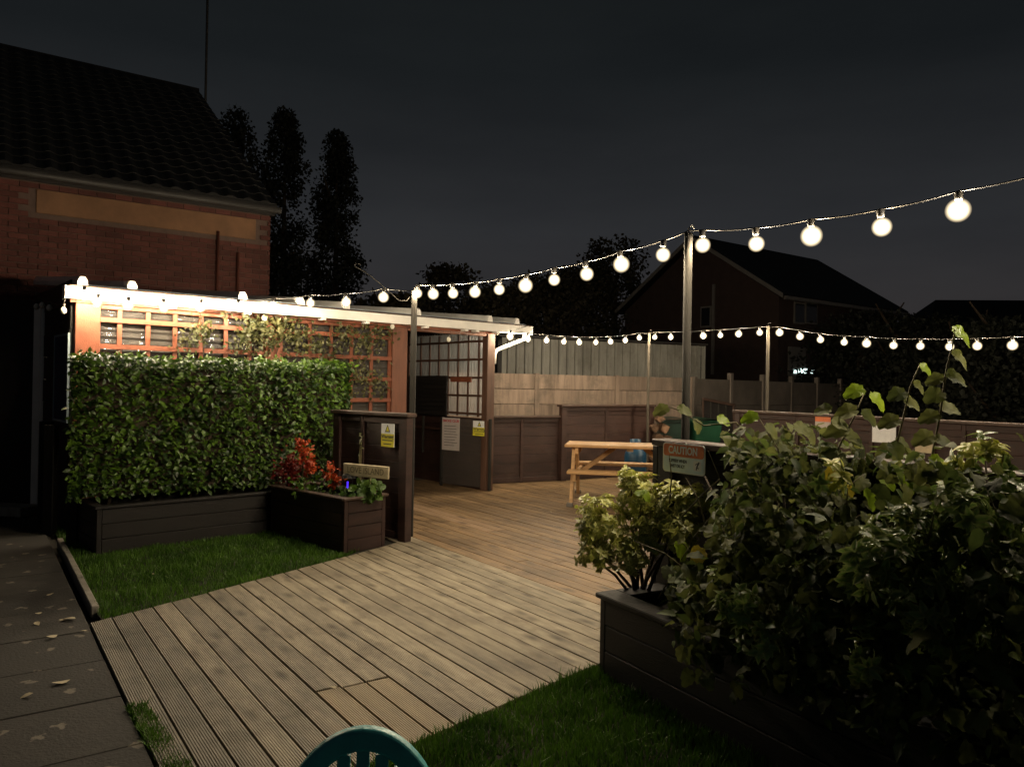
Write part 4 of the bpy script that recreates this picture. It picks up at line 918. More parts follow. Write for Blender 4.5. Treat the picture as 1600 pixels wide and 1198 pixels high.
# wheelie bins
def bin_(label, px, d, m, rz=0):
    p = at(px, 640, d); o = empty('wheelie_bin', (p.x, p.y, 0), rz, label, 'bin')
    body = MB(); lo, hi = (.21, .24), (.27, .31); z0, z1 = .08, .98
    vs = [(-lo[0], -lo[1], z0), (lo[0], -lo[1], z0), (lo[0], lo[1], z0), (-lo[0], lo[1], z0), (-hi[0], -hi[1], z1), (hi[0], -hi[1], z1), (hi[0], hi[1], z1), (-hi[0], hi[1], z1)]
    body.add(vs, [(3, 2, 1, 0), (4, 5, 6, 7), (0, 1, 5, 4), (1, 2, 6, 5), (2, 3, 7, 6), (3, 0, 4, 7)]).box(-.285, .285, -.325, .325, .955, .985, c=.006)
    part('bin_body', body, M[m], o)
    lid = MB(); N = 8; vs = []
    for i in range(N + 1):
        t = i / N; x = -.29 + .58 * t; z = 1.005 + .055 * math.sin(math.pi * t) ** .6
        vs += [(x, -.34, z - .018), (x, .31, z)]
    fs = [(2 * i, 2 * i + 2, 2 * i + 3, 2 * i + 1) for i in range(N)]
    lid.add(vs, fs).box(-.295, .295, -.345, .315, .988, 1.006, c=.004); lo_ = part('lid', lid, M[m], o)
    part('lid_handle', MB().box(-.12, .12, -.375, -.347, .990, 1.008, c=.005), M[m], lo_)
    part('axle_handle', MB().tube([(-.2, .33, .93), (-.2, .38, .96), (.2, .38, .96), (.2, .33, .93)], .014, 8), M[m], o)
    for x in (-.25, .25): part('wheel', MB().tube([(x - .025, .24, .10), (x + .025, .24, .10)], .10, 16), M['rubber'], o)
bin_('bright green wheelie bin right of the tall near pole', 1098, 14.9, 'green', R(8)); bin_('dark green wheelie bin left of the tall near pole', 1050, 14.9, 'greendark', R(-4))
# firewood
lp = at(1030, 690, 14.0)
LG = ['bottom left', 'bottom right', 'second row left', 'second row right', 'middle left', 'middle right', 'fourth row left', 'fourth row right', 'fifth row left', 'fifth row right', 'topmost']
for i, (dx, z, r) in enumerate(((-.10, .10, .10), (.13, .09, .09), (-.12, .29, .09), (.10, .28, .10), (-.06, .48, .10), (.14, .46, .08), (-.02, .66, .09), (.12, .64, .09), (-.11, .83, .08), (.07, .83, .10), (.0, 1.0, .08))):
    mb = MB(); n = 7; ph = random.random() * 6; pr0 = [(r * random.uniform(.55, 1.15) * math.cos(ph + j * 2 * math.pi / n), r * random.uniform(.55, 1.1) * math.sin(ph + j * 2 * math.pi / n)) for j in range(n)]
    mb.add([(a, -.17 + random.uniform(-.02, .02), b) for a, b in pr0] + [(a, .17, b) for a, b in pr0], [tuple(range(n)), tuple(range(n, 2 * n))[::-1]] + [(j + n, (j + 1) % n + n, (j + 1) % n, j) for j in range(n)])
    o = tag(link('firewood_log', mb.mesh('firewood_log', M['log']), None, (lp.x + dx, lp.y + random.uniform(-.03, .03), z + .06)), LG[i] + ' rough log in the stack between brown wall and green bins', 'log', 'logs stacked beside the bins')
# slatted frame leaning on the fence
fr_a = at(1092, 630, 16.0); q1 = at(1180, 700, 15.6)
lf = empty('leaning_frame', (fr_a.x, fr_a.y - .42, 0), R(22), 'dark slatted wooden frame leaning on the concrete fence behind bins', 'frame'); lf.rotation_euler = (R(-14), R(9), R(22))
part('backing', MB().box(0, .84, .02, .035, 0, 1.50), M['black'], lf)
for x in (0, .20, .40, .60, .80): part('slat', MB().box(x, x + .035, -.012, .018, 0, 1.50, c=.003), M['pole' if 0 < x < .75 else 'cap'], lf)
part('rail', MB().box(-.01, .85, -.03, -.013, 1.44, 1.50, c=.003), M['cap'], lf)
# ================================================================ concrete wall, shed, fences
CW0 = at(700, 600, 14.75).xy; CW1 = at(1078, 600, 17.05).xy; cd = (CW1 - CW0); CL = cd.length
cw = empty('concrete_panel_wall', (*CW0, 0), ang(cd), 'pale buff concrete panel wall behind the panelled walls', 'wall')
nx = 3; pw = CL / nx
for i in range(nx):
    for j in range(6):
        part('concrete_panel', MB().box(i * pw + .052, (i + 1) * pw - .052, -.02 + .004 * ((i + j) % 2), .03, j * .312 + .002, j * .312 + .306, c=.006), M['concrete'], cw)
for i in range(nx + 1): part('concrete_post', MB().box(i * pw - .05, i * pw + .05, -.03, .06, 0, 1.885, c=.006), M['concrete'], cw)
s0 = at(784, 560, 16.6).xy; s1 = at(1096, 560, 18.6).xy; sd = s1 - s0; SL = sd.length
sh = empty('corrugated_shed', (*s0, 0), ang(sd), 'grey corrugated metal shed rising behind the concrete wall', 'shed')
vs = []; fs = []; x = 0; prof = []
while x < SL:
    prof += [(x, 0), (x + .115, 0), (x + .125, -.05), (x + .165, -.05), (x + .195, 0)]; x += .208
for a, b in prof: vs += [(a, b, 0), (a, b, 2.68)]
for i in range(len(prof) - 1): fs.append((2 * i, 2 * i + 2, 2 * i + 3, 2 * i + 1))
shw = part('wall_cladding', MB().add(vs, fs), M['steel'], sh)
part('side_wall', MB().box(-.10, -.004, -.02, 3, 0, 2.62), M['black'], sh)
part('shed_roof', MB().add([(-.15, -.12, 2.70), (SL + .1, -.12, 2.70), (SL + .1, 3, 2.95), (-.15, 3, 2.95), (-.15, -.12, 2.73), (SL + .1, -.12, 2.73), (SL + .1, 3, 2.98), (-.15, 3, 2.98)], [(3, 2, 1, 0), (4, 5, 6, 7), (0, 1, 5, 4), (1, 2, 6, 5), (2, 3, 7, 6), (3, 0, 4, 7)]), M['guttergrey'], sh)
part('back_wall', MB().box(-.1, SL, 2.9, 2.98, 0, 2.9), M['guttergrey'], sh)
part('end_wall', MB().box(SL - .03, SL, .0, 2.9, 0, 2.68), M['guttergrey'], sh)
FW0 = CW1 + Vector((.10, .05)); FW1 = at(1345, 600, 24).xy; fd = FW1 - FW0; FL = fd.length
cf = empty('concrete_post_fence', (*FW0, 0), ang(fd), 'dim grey concrete post and panel fence running back to the right', 'fence')
nf = 6; fp = FL / nf
for i in range(nf + 1): part('concrete_post', MB().box(i * fp - .06, i * fp + .06, -.05, .06, 0, 2.02 if i else 1.9, c=.006), M['concrete_old'], cf)
for i in range(nf):
    for j in range(3): part('fence_panel', MB().box(i * fp + .062, (i + 1) * fp - .062, -.02 + .005 * ((i + j) % 2), .03, j * .62 + .002, j * .62 + .614, c=.006), M['concrete_old'], cf)

# ================================================================ brick building on the left
hc = at(418, 600, 12.0).xy; hd = Vector((-.819, -.574)).normalized()    # wall runs from corner towards the left
hn_ = Vector((-.574, .819)).normalized()
EAV = 4.34
WL = 7.0
BB = empty('brick_building', (*(hc + hd * WL), 0), ang(-hd), 'dark red brick building with a steep tiled roof behind the shelter', 'building')
def wx(px, py): p = on(px, py, hc, hc + hd); return WL - (p.xy - hc).dot(hd), p.z
DEP = 11.0
part('wall', MB().box(0, WL - .012, .012, DEP, 0, EAV), M['mortar'], BB)
gab = MB(); gab.add([(WL - .012, .012, EAV), (WL - .012, DEP, EAV), (WL - .012, DEP / 2, EAV + 3.45), (WL - .25, .012, EAV), (WL - .25, DEP, EAV), (WL - .25, DEP / 2, EAV + 3.45)], [(0, 1, 2), (5, 4, 3), (0, 2, 5, 3), (1, 4, 5, 2), (0, 3, 4, 1)])
part('gable_wall', gab, M['housebrick'], BB)
# bricks
patch = [wx(57, 297), wx(400, 342), wx(397, 374), wx(55, 333)]
pz0 = (patch[2][1] + patch[3][1]) / 2; pz1 = (patch[0][1] + patch[1][1]) / 2; pxa = patch[0][0]; pxb = patch[1][0]
part('render_panel', MB().box(pxa, pxb, -.004, .013, pz0, pz1, c=.004), M['render'], BB)
cand = []
bh, bl, jt = .068, .218, .010; c_ = 0; z = 1.9
while z + bh < EAV - .10:
    x = WL - 5.4 + (0 if c_ % 2 else -(bl + jt) / 2)
    while x < WL - .03:
        x1 = min(x + bl, WL - .002)
        if not (x1 > pxa - .01 and x < pxb + .01 and z + bh > pz0 - .005 and z < pz1 + .005) and x1 - x > .04: cand.append((x, x1, z))
        x += bl + jt
    z += bh + jt; c_ += 1
vis = []
for c in cand:
    wpt = hc + hd * (WL - c[0]); u = wpt.x / wpt.y * F + 800; v = 604 - (c[2] - CAMZ) / wpt.y * F + .0175 * (u - 800)
    vis.append((0 if (-20 < u < 418 and v < 462) else 1, -c[0], c))
vis.sort(key=lambda t: (t[0], t[1])); one = MB().box(0, bl, -.006, .012, 0, bh, c=.003).mesh('brick', M['brick'])
rest = MB()
for i, (_, _, (x0, x1, z)) in enumerate(vis):
    if i < 300:
        if abs(x1 - x0 - bl) < .001: o = link('brick', one, BB, (x0, random.uniform(-.002, .002), z))
        else: o = part('brick', MB().box(0, x1 - x0, -.006, .012, 0, bh, c=.003), M['brick'], BB); o.location = (x0, 0, z)
    else: rest.box(x0, x1, -.006, .012, z, z + bh)
part('brick_courses', rest, M['brick'], BB, kind='stuff')
part('gutter', MB().tube([(-.2, -.12, EAV - .02), (WL + .12, -.12, EAV - .02)], .055, 10), M['guttergrey'], BB, smooth=True)
part('fascia_board', MB().box(-.2, WL + .05, -.06, -.035, EAV - .10, EAV + .05), M['black'], BB)
for px, y0, y1 in ((340, 362, 470), (371, 395, 470)):
    x, z1_ = wx(px, y0); _, z0_ = wx(px, y1); part('pipe', MB().tube([(x, -.04, .0), (x, -.04, z1_)], .022, 8), M['rust'], BB, smooth=True)
# roof with tiles
RH = 3.50; rs = math.atan2(RH, DEP / 2); SLN = math.hypot(RH, DEP / 2 + .15)
rf = part('roof', MB().add([(-.2, -.15, EAV - .0), (WL + .06, -.15, EAV - .0), (WL + .06, DEP / 2, EAV + RH), (-.2, DEP / 2, EAV + RH), (WL + .06, DEP + .15, EAV), (-.2, DEP + .15, EAV),
                           (-.2, -.15, EAV + .05), (WL + .06, -.15, EAV + .05), (WL + .06, DEP / 2, EAV + RH + .05), (-.2, DEP / 2, EAV + RH + .05), (WL + .06, DEP + .15, EAV + .05), (-.2, DEP + .15, EAV + .05)],
                          [(0, 3, 2, 1), (3, 5, 4, 2), (6, 7, 8, 9), (9, 8, 10, 11), (0, 1, 7, 6), (1, 2, 8, 7), (2, 4, 10, 8), (4, 5, 11, 10), (5, 3, 9, 11), (3, 0, 6, 9)]), M['tile'], BB)
tw, th = .26, .34
tm = MB(); 
for i in range(3):
    pass
tvs = []; TN = 6
for yy, zz in ((0, .018), (th * 1.12, .0)):
    for i in range(TN + 1):
        t = i / TN; tvs.append((tw * t, yy, zz + .035 * math.sin(math.pi * min(1, t * 1.6)) * (1 if t < .63 else 0)))
tfs = [(i, i + 1, i + TN + 2, i + TN + 1) for i in range(TN)]
tvs += [(tw * i / TN, 0, -.0) for i in range(TN + 1)]; tfs += [(i + 2 * TN + 2, i + 2 * TN + 3, i + 1, i) for i in range(TN)]
tmesh = MB().add(tvs, tfs).mesh('roof_tile', M['tile']); tl_list = []
rows = int(SLN / th); colsn = int((WL + .2) / tw)
for r_ in range(rows):
    for c in range(colsn): tl_list.append((WL + .04 - (c + 1) * tw, r_ * th))
tl_list.sort(key=lambda t: (t[0] < WL - 4.6, t[1] + (WL - t[0]) * .3)); restv = MB()
for i, (x, s) in enumerate(tl_list):
    y = -.15 + s * math.cos(rs); z = EAV + .055 + s * math.sin(rs)
    if i < 300: link('tile', tmesh, rf, (x, y, z), (rs, 0, 0))
    else:
        cs_, sn = math.cos(rs), math.sin(rs); restv.add([(x + a, y + b * cs_ - c * sn, z + b * sn + c * cs_) for a, b, c in tvs], tfs)
part('tiles', restv, M['tile'], rf, kind='stuff')
part('ridge', MB().tube([(-.2, DEP / 2, EAV + RH + .07), (WL + .06, DEP / 2, EAV + RH + .07)], .11, 8), M['tile'], rf)
ma = at(320, 190, 16.4); tag(link('aerial_mast', MB().tube([(ma.x, ma.y, 0), (ma.x + .01, ma.y, 12.2)], .028, 6).mesh('aerial_mast', M['guttergrey'], True)), 'thin tall mast rising behind the end of the tiled roof', 'mast')

# dark building and doorway at far left
db0 = at(-60, 700, 9.35).xy; db1 = at(76, 700, 9.1).xy; dd = db1 - db0; DL = dd.length
DB = empty('dark_outbuilding', (*db0, 0), ang(dd), 'unlit dark outbuilding with a pale door frame at the far left', 'building')
part('wall', MB().box(0, DL, .02, .5, 0, 2.55), M['black'], DB)
part('door', MB().box(.1, DL - .23, -.005, .018, .10, 2.2, c=.004), M['black'], DB)
part('door_frame', MB().box(DL - .22, DL - .12, -.03, .018, .06, 2.45, c=.004), M['white'], DB)
part('downpipe', MB().tube([(DL - .05, -.05, 0), (DL - .05, -.05, 2.5)], .035, 10), M['white'], DB, smooth=True)
part('door_step', MB().box(-.2, DL - .05, -.34, -.035, -.02, .09, c=.008), M['kerb'], DB)
# blue notice board on the shelter's left wall
def lf_pos(px, py, off):
    P = tpos(-off, 0); Q = tpos(-off, 1); return on(px, py, P, Q), ang(-PR)
a, rz = lf_pos(85, 656, .06); b, _ = lf_pos(107, 663, .06); c, _ = lf_pos(85, 525, .06); wd = (b.xy - a.xy).length; ht = c.z - a.z
nb_ = empty('notice_board', a, rz, 'dark blue notice board with pale frame on the shelter left wall', 'sign')
part('panel', MB().box(.02, wd - .02, -.012, 0, .02, ht - .02), M['navy'], nb_)
for x0, x1, z0, z1 in ((0, .02, 0, ht), (wd - .02, wd, 0, ht), (.0205, wd - .0205, 0, .02), (.0205, wd - .0205, ht - .02, ht)): part('frame', MB().box(x0, x1, -.02, .0, z0, z1), M['signframe'], nb_)
for i, (px, d) in enumerate(((118, 7.42), (98, 7.9), (88, 8.5))):
    p = at(px, 700, d); tag(part('fence_post', MB().box(-.05, .05, -.05, .05, 0, 1.15, c=.005), M['pole'], None), ('nearest', 'middle', 'farthest')[i] + ' of three dark short posts along the path beside the shelter', 'post', 'posts beside the path').location = (p.x - (.0 if i == 0 else .12), p.y, -.03)

# ================================================================ right-hand house and far roofs
g0_, g1_ = Vector((4.95, 33.4)), Vector((9.53, 27.1)); gd = (g1_ - g0_); GLn = gd.length; bdv = Vector((7.2, 4.2)); HLn = bdv.length
HH = empty('gabled_house', (*g0_, 0), ang(gd), 'dark brick gabled house with pale verges beyond the fence', 'house')
yb = HLn; ap = 7.5 - 5.0
part('wall', MB().box(0, GLn, 0, yb, 0, 5.0), M['housebrick'], HH)
part('gable_wall', MB().vprism([(0, 5.0), (GLn, 5.0), (GLn / 2, 5.0 + ap)][::-1], .0, .25), M['housebrick'], HH)
part('roof', MB().vprism([(-.35, 4.90), (-.35, 5.06), (GLn / 2, 5.28 + ap), (GLn + .35, 5.06), (GLn + .35, 4.90), (GLn / 2, 5.08 + ap)], -.25, yb + .25), M['tile'], HH)
def vb(a, b): return MB().add([(a[0], -.30, a[1]), (b[0], -.30, b[1]), (b[0], -.30, b[1] + .17), (a[0], -.30, a[1] + .17), (a[0], -.255, a[1]), (b[0], -.255, b[1]), (b[0], -.255, b[1] + .17), (a[0], -.255, a[1] + .17)], [(0, 1, 2, 3), (7, 6, 5, 4), (0, 4, 5, 1), (1, 5, 6, 2), (2, 6, 7, 3), (3, 7, 4, 0)])
part('bargeboard', vb((-.35, 4.9), (GLn / 2, 5.08 + ap)), M['housewhite'], HH); part('bargeboard', vb((GLn / 2 + .01, 5.08 + ap), (GLn + .35, 4.9)), M['housewhite'], HH)
part('gutter', MB().box(GLn + .33, GLn + .45, -.2, yb + .2, 4.86, 4.98), M['housewhite'], HH)
def onh(px, py): p = on(px, py, g0_, g1_); return (p.xy - g0_).dot(gd.normalized()), p.z
xa, za = onh(1095, 512); xb, zb = onh(1112, 478)
wf = part('window', MB().box(xa, xb, -.04, .02, za, zb), M['housewhite'], HH); part('pane', MB().box(xa + .06, xb - .06, -.05, -.041, za + .06, zb - .06), M['darkglass'], wf)
xa, za = onh(1113, 585); _, zb = onh(1113, 445); part('downpipe', MB().box(xa, xa + .10, -.1, -.02, za, zb), M['housewhite'], HH)
def onl(px, py): p = on(px, py, g1_, g1_ + bdv); return (p.xy - g1_).dot(bdv.normalized()), p.z
for (x0, x1) in ((1243, 1262), (1263, 1285)):
    ya, za = onl(x0, 505); yb2, zb = onl(x1, 473)
    wf = part('window', MB().box(GLn - .02, GLn + .04, ya, yb2, za, zb), M['housewhite'], HH); part('pane', MB().box(GLn + .041, GLn + .05, ya + .06, yb2 - .06, za + .06, zb - .06), M['darkglass'], wf)
ya, za = onl(1232, 585); yb2, zb = onl(1263, 543); part('porch_wall', MB().box(GLn + .01, GLn + .06, ya, yb2, 0, zb), M['housewhite'], HH)
for x0, x1, y0, y1 in ((1241, 1246, 577, 583), (1249, 1251, 577, 583), (1253, 1266, 576, 583), (1270, 1277, 578, 583)):
    ya, za = onl(x0, y1); yb2, zb = onl(x1, y0); part('lit_pane', MB().box(GLn + .065, GLn + .08, ya, yb2, za, zb), M['lit'], HH)
h2 = at(1530, 500, 36); H2 = empty('far_house', (h2.x - 2.2, h2.y, 0), R(-6), 'dark silhouette of a hipped roof house at the far right', 'house')
part('wall', MB().box(0, 12, 0, 7, 0, 4.4), M['housebrick'], H2)
part('roof', MB().add([(-.4, -.4, 4.3), (12.4, -.4, 4.3), (12.4, 7.4, 4.3), (-.4, 7.4, 4.3), (1.6, 3.5, 6.5), (10.5, 3.5, 6.5)], [(0, 1, 5, 4), (1, 2, 5), (2, 3, 4, 5), (3, 0, 4), (3, 2, 1, 0)]), M['tile'], H2)

# ================================================================ trees
def tree(label, px, d, ztop, rad, zlo, n, name='tree', m='treeleaf', shape='col', leafL=.17, gap=.35, cat='tree'):
    p = at(px, 600, d); o = empty(name, (p.x, p.y, 0), 0, label, cat)
    part('trunk', MB().tube([(0, 0, -.1), (.1, 0, zlo + 1), (0, .1, ztop * .6), (0, 0, ztop * .9)], [.24, .18, .10, .03], 8), M['bark'], o)
    for i in range(5):
        a = random.random() * 6.28; z = zlo + (ztop - zlo) * (.1 + .15 * i); part('limb', MB().tube([(0, 0, z), (math.cos(a) * rad * .35, math.sin(a) * rad * .35, z + .6), (math.cos(a) * rad * .6, math.sin(a) * rad * .6, z + 1.4)], [.07, .05, .02], 5), M['bark'], o)
    n = int(n * 2.6); K = max(14, n // 110); cz = rng.uniform(0, 1, K); ca = rng.uniform(0, 6.283, K)
    prof = (lambda t: np.sin(np.pi * np.clip(t * .93 + .07, 0, 1)) ** .55 * (1 - .25 * t)) if shape == 'col' else (lambda t: np.sqrt(np.clip(1 - (2 * t - .85) ** 2 / 1.4, 0.03, 1)))
    rr = rad * prof(cz) * rng.uniform(.35, .85, K); C = np.stack([np.cos(ca) * rr, np.sin(ca) * rr, zlo + (ztop - zlo) * cz], 1)
    ii = rng.integers(0, K, n); cs_ = (rad * (.30 if shape == 'col' else .22)) * rng.uniform(.5, 1.3, K)
    P = C[ii] + rng.normal(0, 1, (n, 3)) * cs_[ii][:, None] * [.6, .6, .85]
    t = np.clip((P[:, 2] - zlo) / (ztop - zlo), 0, 1); lim = rad * prof(t) * 1.08; r = np.hypot(P[:, 0], P[:, 1]); ok = (P[:, 2] < ztop) & (r < lim + .15 * rad); P = P[ok]; k = len(P)
    tpl = leafshape(leafL, leafL * .36, 3, .2, .1); Rm = frames(P, rng.normal(0, 1, (k, 3)) + 1e-3, rng.normal(0, 1, (k, 3)), rng.uniform(.5, 1.2, k))
    V = np.einsum('nij,kj->nki', Rm, tpl[0]) + P[:, None, :]; kk = len(tpl[0]); F_ = []
    for f in tpl[1]: F_ += (np.array(f)[None, :] + (np.arange(k) * kk)[:, None]).tolist()
    me = bpy.data.meshes.new('crown'); me.from_pydata(V.reshape(-1, 3).tolist(), [], F_)
    a = me.attributes.new('tone', 'FLOAT', 'POINT'); a.data.foreach_set('value', np.repeat(rng.uniform(-.1, .3, k), kk).astype(np.float32))
    me.materials.append(M[m]); me.update(); link('crown', me, o)
def zt(px, py, d): return at(px, py, d).z
tree('leftmost dark poplar rising behind the brick building roof', 362, 30, zt(362, 168, 30), 1.5, 1.5, 5200, 'poplar_tree', leafL=.16)
tree('middle and tallest dark poplar in the row', 438, 30, zt(438, 172, 30), 1.4, 1.5, 5600, 'poplar_tree', leafL=.16)
tree('rightmost slim dark poplar in the row', 520, 31, zt(520, 206, 31), 1.3, 1.5, 5200, 'poplar_tree', leafL=.16)
tree('low broad bush between the two right poplars', 478, 33, zt(478, 400, 33), 1.6, .5, 2200, 'bush', shape='r', leafL=.16)
for px, py, d, rad, lb in ((620, 462, 26, 2.2, 'low dark tree just right of the poplars'), (700, 415, 30, 2.0, 'dark twiggy tree above the slim left pole'), (775, 448, 28, 2.6, 'dim low tree over the shelter roof end'), (860, 428, 32, 3.0, 'brown dark tree mass behind the middle of the front string'), (960, 372, 36, 2.6, 'taller dark tree left of the gabled house'), (905, 420, 34, 2.6, 'dim tree beside the taller one left of the house')):
    tree(lb, px, d, zt(px, py, d), rad, .4, 4200, m='treebrown', shape='r', leafL=.19)
for px, py, d, rad, lb in ((1345, 488, 24, 2.2, 'dark garden tree in front of the gabled house end'), (1430, 492, 22, 2.1, 'dark bushy tree left of the far right roof'), (1520, 500, 20, 2.1, 'dark bushy tree below the far right roof'), (1610, 498, 18, 2.2, 'dark bushy tree at the right picture edge'), (1290, 592, 26, 1.6, 'low dark shrub in front of the house porch')):
    tree(lb, px, d, zt(px, py, d), rad, .2, 3600, 'garden_tree', m='treeleaf', shape='r', leafL=.15)

# ================================================================ shrubs in the right planter
def pw(t, w_): return PC + PD * t + PN * w_          # along the front, towards the back
SOILZ = .36
def stems(o, base, tips, r0=.010):
    for tp in tips:
        b = Vector(base) + Vector((random.uniform(-.03, .03), random.uniform(-.03, .03), 0)); m1 = b.lerp(Vector(tp), .55) + Vector((random.uniform(-.03, .03), random.uniform(-.03, .03), .03))
        l0 = Vector(o.location); part('branch', MB().tube([b - l0, m1 - l0, Vector(tp) - l0], [r0, r0 * .7, r0 * .3], 6), M['bark'], o, smooth=True)
def rosettes(o, centres, dirs, per, L, m_list, W=.28, cap=300):
    groups = {}
    for c, d, mi in zip(centres, dirs, m_list): groups.setdefault(mi, []).append((c, d))
    tot = sum(len(v) for v in groups.values())
    for mi, cd_ in groups.items():
        P = []; Nn = []; Tp = []; Sc = []
        for c, d in cd_:
            d = Vector(d).normalized(); a = d.orthogonal().normalized(); b = d.cross(a); ph = random.random() * 6.28
            for j in range(per):
                t = ph + 2 * math.pi * j / per + random.uniform(-.25, .25); lay = j % 2
                rad = a * math.cos(t) + b * math.sin(t); tip_ = (rad + d * (.25 + .7 * lay + random.uniform(-.2, .3))).normalized(); nr = (d - rad * .35 + Vector((random.gauss(0, .2), random.gauss(0, .2), random.gauss(0, .2))))
                P.append(tuple(Vector(c) + d * random.uniform(-.012, .012))); Nn.append(tuple(nr)); Tp.append(tuple(tip_)); Sc.append(random.uniform(.7, 1.2))
        foliage(o, leafshape(L, L * W * .5, 4, .3, .28), M[mi], np.array(P), np.array(Nn), np.array(Tp), np.array(Sc), cap=int(cap * len(cd_) / tot))
# variegated shrub at the planter's near-left corner
vb0 = at(1000, 905, 4.42)
vs_ = empty('variegated_shrub', (vb0.x, vb0.y, SOILZ), 0, 'yellow edged variegated shrub at the left end of the black planter', 'shrub')
cen = []; drs = []; ml = []; lobes = [(940, 808, .15, 4.40), (1000, 775, .15, 4.45), (985, 745, .07, 4.45), (1055, 790, .15, 4.30), (1085, 785, .10, 4.25), (930, 865, .11, 4.35), (965, 850, .13, 4.35), (1020, 825, .14, 4.35), (1065, 830, .12, 4.2), (920, 830, .08, 4.35), (990, 870, .10, 4.3)]
for px, py, r, d in lobes:
    c = at(px, py, d)
    for _ in range(int(62 * (r / .13) ** 2)):
        v = Vector((random.gauss(0, 1), random.gauss(0, 1), random.gauss(0, 1))).normalized(); q = c + v * r * random.uniform(.55, 1.0); q.z -= .0
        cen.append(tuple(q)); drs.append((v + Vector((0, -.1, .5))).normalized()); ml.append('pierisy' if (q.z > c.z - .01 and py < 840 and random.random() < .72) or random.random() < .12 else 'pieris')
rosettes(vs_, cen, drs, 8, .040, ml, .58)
stems(vs_, (vb0.x, vb0.y, SOILZ), [tuple(at(px, py + 10, d)) for px, py, r, d in lobes], .012)
# big broad leaved shrub
bs0 = pw(1.0, .4); bs = empty('broad_leaved_shrub', (bs0.x, bs0.y, SOILZ), 0, 'big sprawling shrub with broad toothed leaves filling the black planter', 'shrub')
P = []; Nn = []; Tp = []
def ztop(t): return 1.05 + .30 * min(1, max(0, (t - .1) / .4)) - .05 * math.sin(t * 6)
NB = 6000
cl_c = [(random.uniform(.18, 3.2), random.uniform(-.10, .85)) for _ in range(110)] + [(random.uniform(.5, 3.2), random.uniform(-.20, .0)) for _ in range(40)]
while len(P) < NB:
    t0, w0 = random.choice(cl_c); zc = random.Random(hash((t0, w0))).uniform(.48, ztop(t0) - .02)
    t = t0 + random.gauss(0, .065); w_ = w0 + random.gauss(0, .065); z = zc + random.gauss(0, .085)
    if w_ < .05 and t > .45 and random.random() < .35: z -= random.uniform(.0, .28)
    if t < .12 or w_ < -.30 or w_ > 1.0 or z > ztop(t) + .05 or (w_ < -.04 and t < .72) or z < (.40 if w_ > -.02 else .22 + .1 * math.sin(t * 9)): continue
    q = pw(t, w_); u = q.x / q.y * F + 800; v = 604 - (z - CAMZ) / q.y * F + .0175 * (u - 800)
    if u < 1122 and v < 870: continue          # the gap left of the shrub shows the dark half wall
    if u < 1050: continue
    if u > 1330 and v > 745 and random.random() < .5: continue
    P.append((q.x, q.y, z)); Nn.append((random.gauss(0, .6), random.gauss(-.2, .6), .9)); Tp.append((random.gauss(0, 1), random.gauss(-.4, .8), random.gauss(-.45, .4)))
for _ in range(420):
    t = random.uniform(1.15, 3.2); q = pw(t, random.uniform(-.13, .14)); P.append((q.x, q.y, random.uniform(.42, .62))); Nn.append((random.gauss(0, .6), random.gauss(-.2, .6), .9)); Tp.append((random.gauss(0, 1), random.gauss(-.4, .8), random.gauss(-.45, .4)))
P = np.array(P); Nn = np.array(Nn); Tp = np.array(Tp); pick = rng.random(len(P)) < .36; SC_ = rng.uniform(.45, 1.2, len(P))
foliage(bs, broadleaf(.066), M['vine'], P[~pick], Nn[~pick], Tp[~pick], SC_[~pick], cap=180)
foliage(bs, leafshape(.075, .019, 5, .35, .35, .12), M['vine2'], P[pick], Nn[pick] + rng.normal(0, .3, (pick.sum(), 3)), Tp[pick], SC_[pick], cap=60)
for i in range(46):
    t = random.uniform(.35, 3.0); w_ = random.uniform(-.12, .5); q = pw(t, w_); z0 = random.uniform(.45, 1.0); l0 = Vector(bs.location); a = Vector((q.x, q.y, z0)) - l0
    d = Vector((random.gauss(0, .12), random.gauss(-.06, .10), random.uniform(.12, .34))); part('twig', MB().tube([a, a + d * .5 + Vector((.01, 0, .02)), a + d], [.0045, .0035, .002], 5), M['stem'], bs, smooth=True)
def shoot(pts, leaves, m='vine', r=.006):
    W3 = [at(x, y, d) for x, y, d in pts]; l0 = Vector(bs.location)
    part('shoot', MB().tube([p - l0 for p in W3], [r * (1 - .6 * i / (len(W3) - 1)) for i in range(len(W3))], 6), M['stem'], bs, smooth=True)
    P = []; Nn = []; Tp = []; Sc = []; mm = []
    for (x, y, d, ax, az, s, mk) in leaves:
        q = at(x, y, d); P.append(tuple(q)); Tp.append((ax, -.25, az)); Nn.append((-az * .5, -.75, .75)); Sc.append(s); mm.append(mk)
    for k_ in set(mm):
        s_ = [i for i in range(len(mm)) if mm[i] == k_]
        foliage(bs, broadleaf(.084), M[k_], np.array(P)[s_], np.array(Nn)[s_], np.array(Tp)[s_], np.array(Sc)[s_], cap=40)
V, Lm, Y = 'vine', 'vinelime', 'vineyel'
shoot([(1425, 800, 3.2), (1455, 720, 3.15), (1470, 640, 3.1), (1478, 580, 3.1), (1488, 540, 3.1), (1492, 515, 3.1)],
      [(1487, 516, 3.1, 1, -.25, 1.15, Lm), (1486, 552, 3.1, 1, -.35, 1.05, V), (1478, 588, 3.08, 1, .15, 1.1, V), (1476, 590, 3.12, -1, .2, .8, V), (1472, 612, 3.1, -1, -.5, .95, V), (1470, 640, 3.1, 1, .5, 1.0, V), (1468, 648, 3.1, -1, .1, .9, V), (1462, 690, 3.1, 1, .45, .85, V), (1460, 680, 3.12, -1, -.1, 1.0, V), (1452, 722, 3.1, 1, .1, 1.1, Lm), (1450, 735, 3.1, -1, -.2, 1.0, V)])
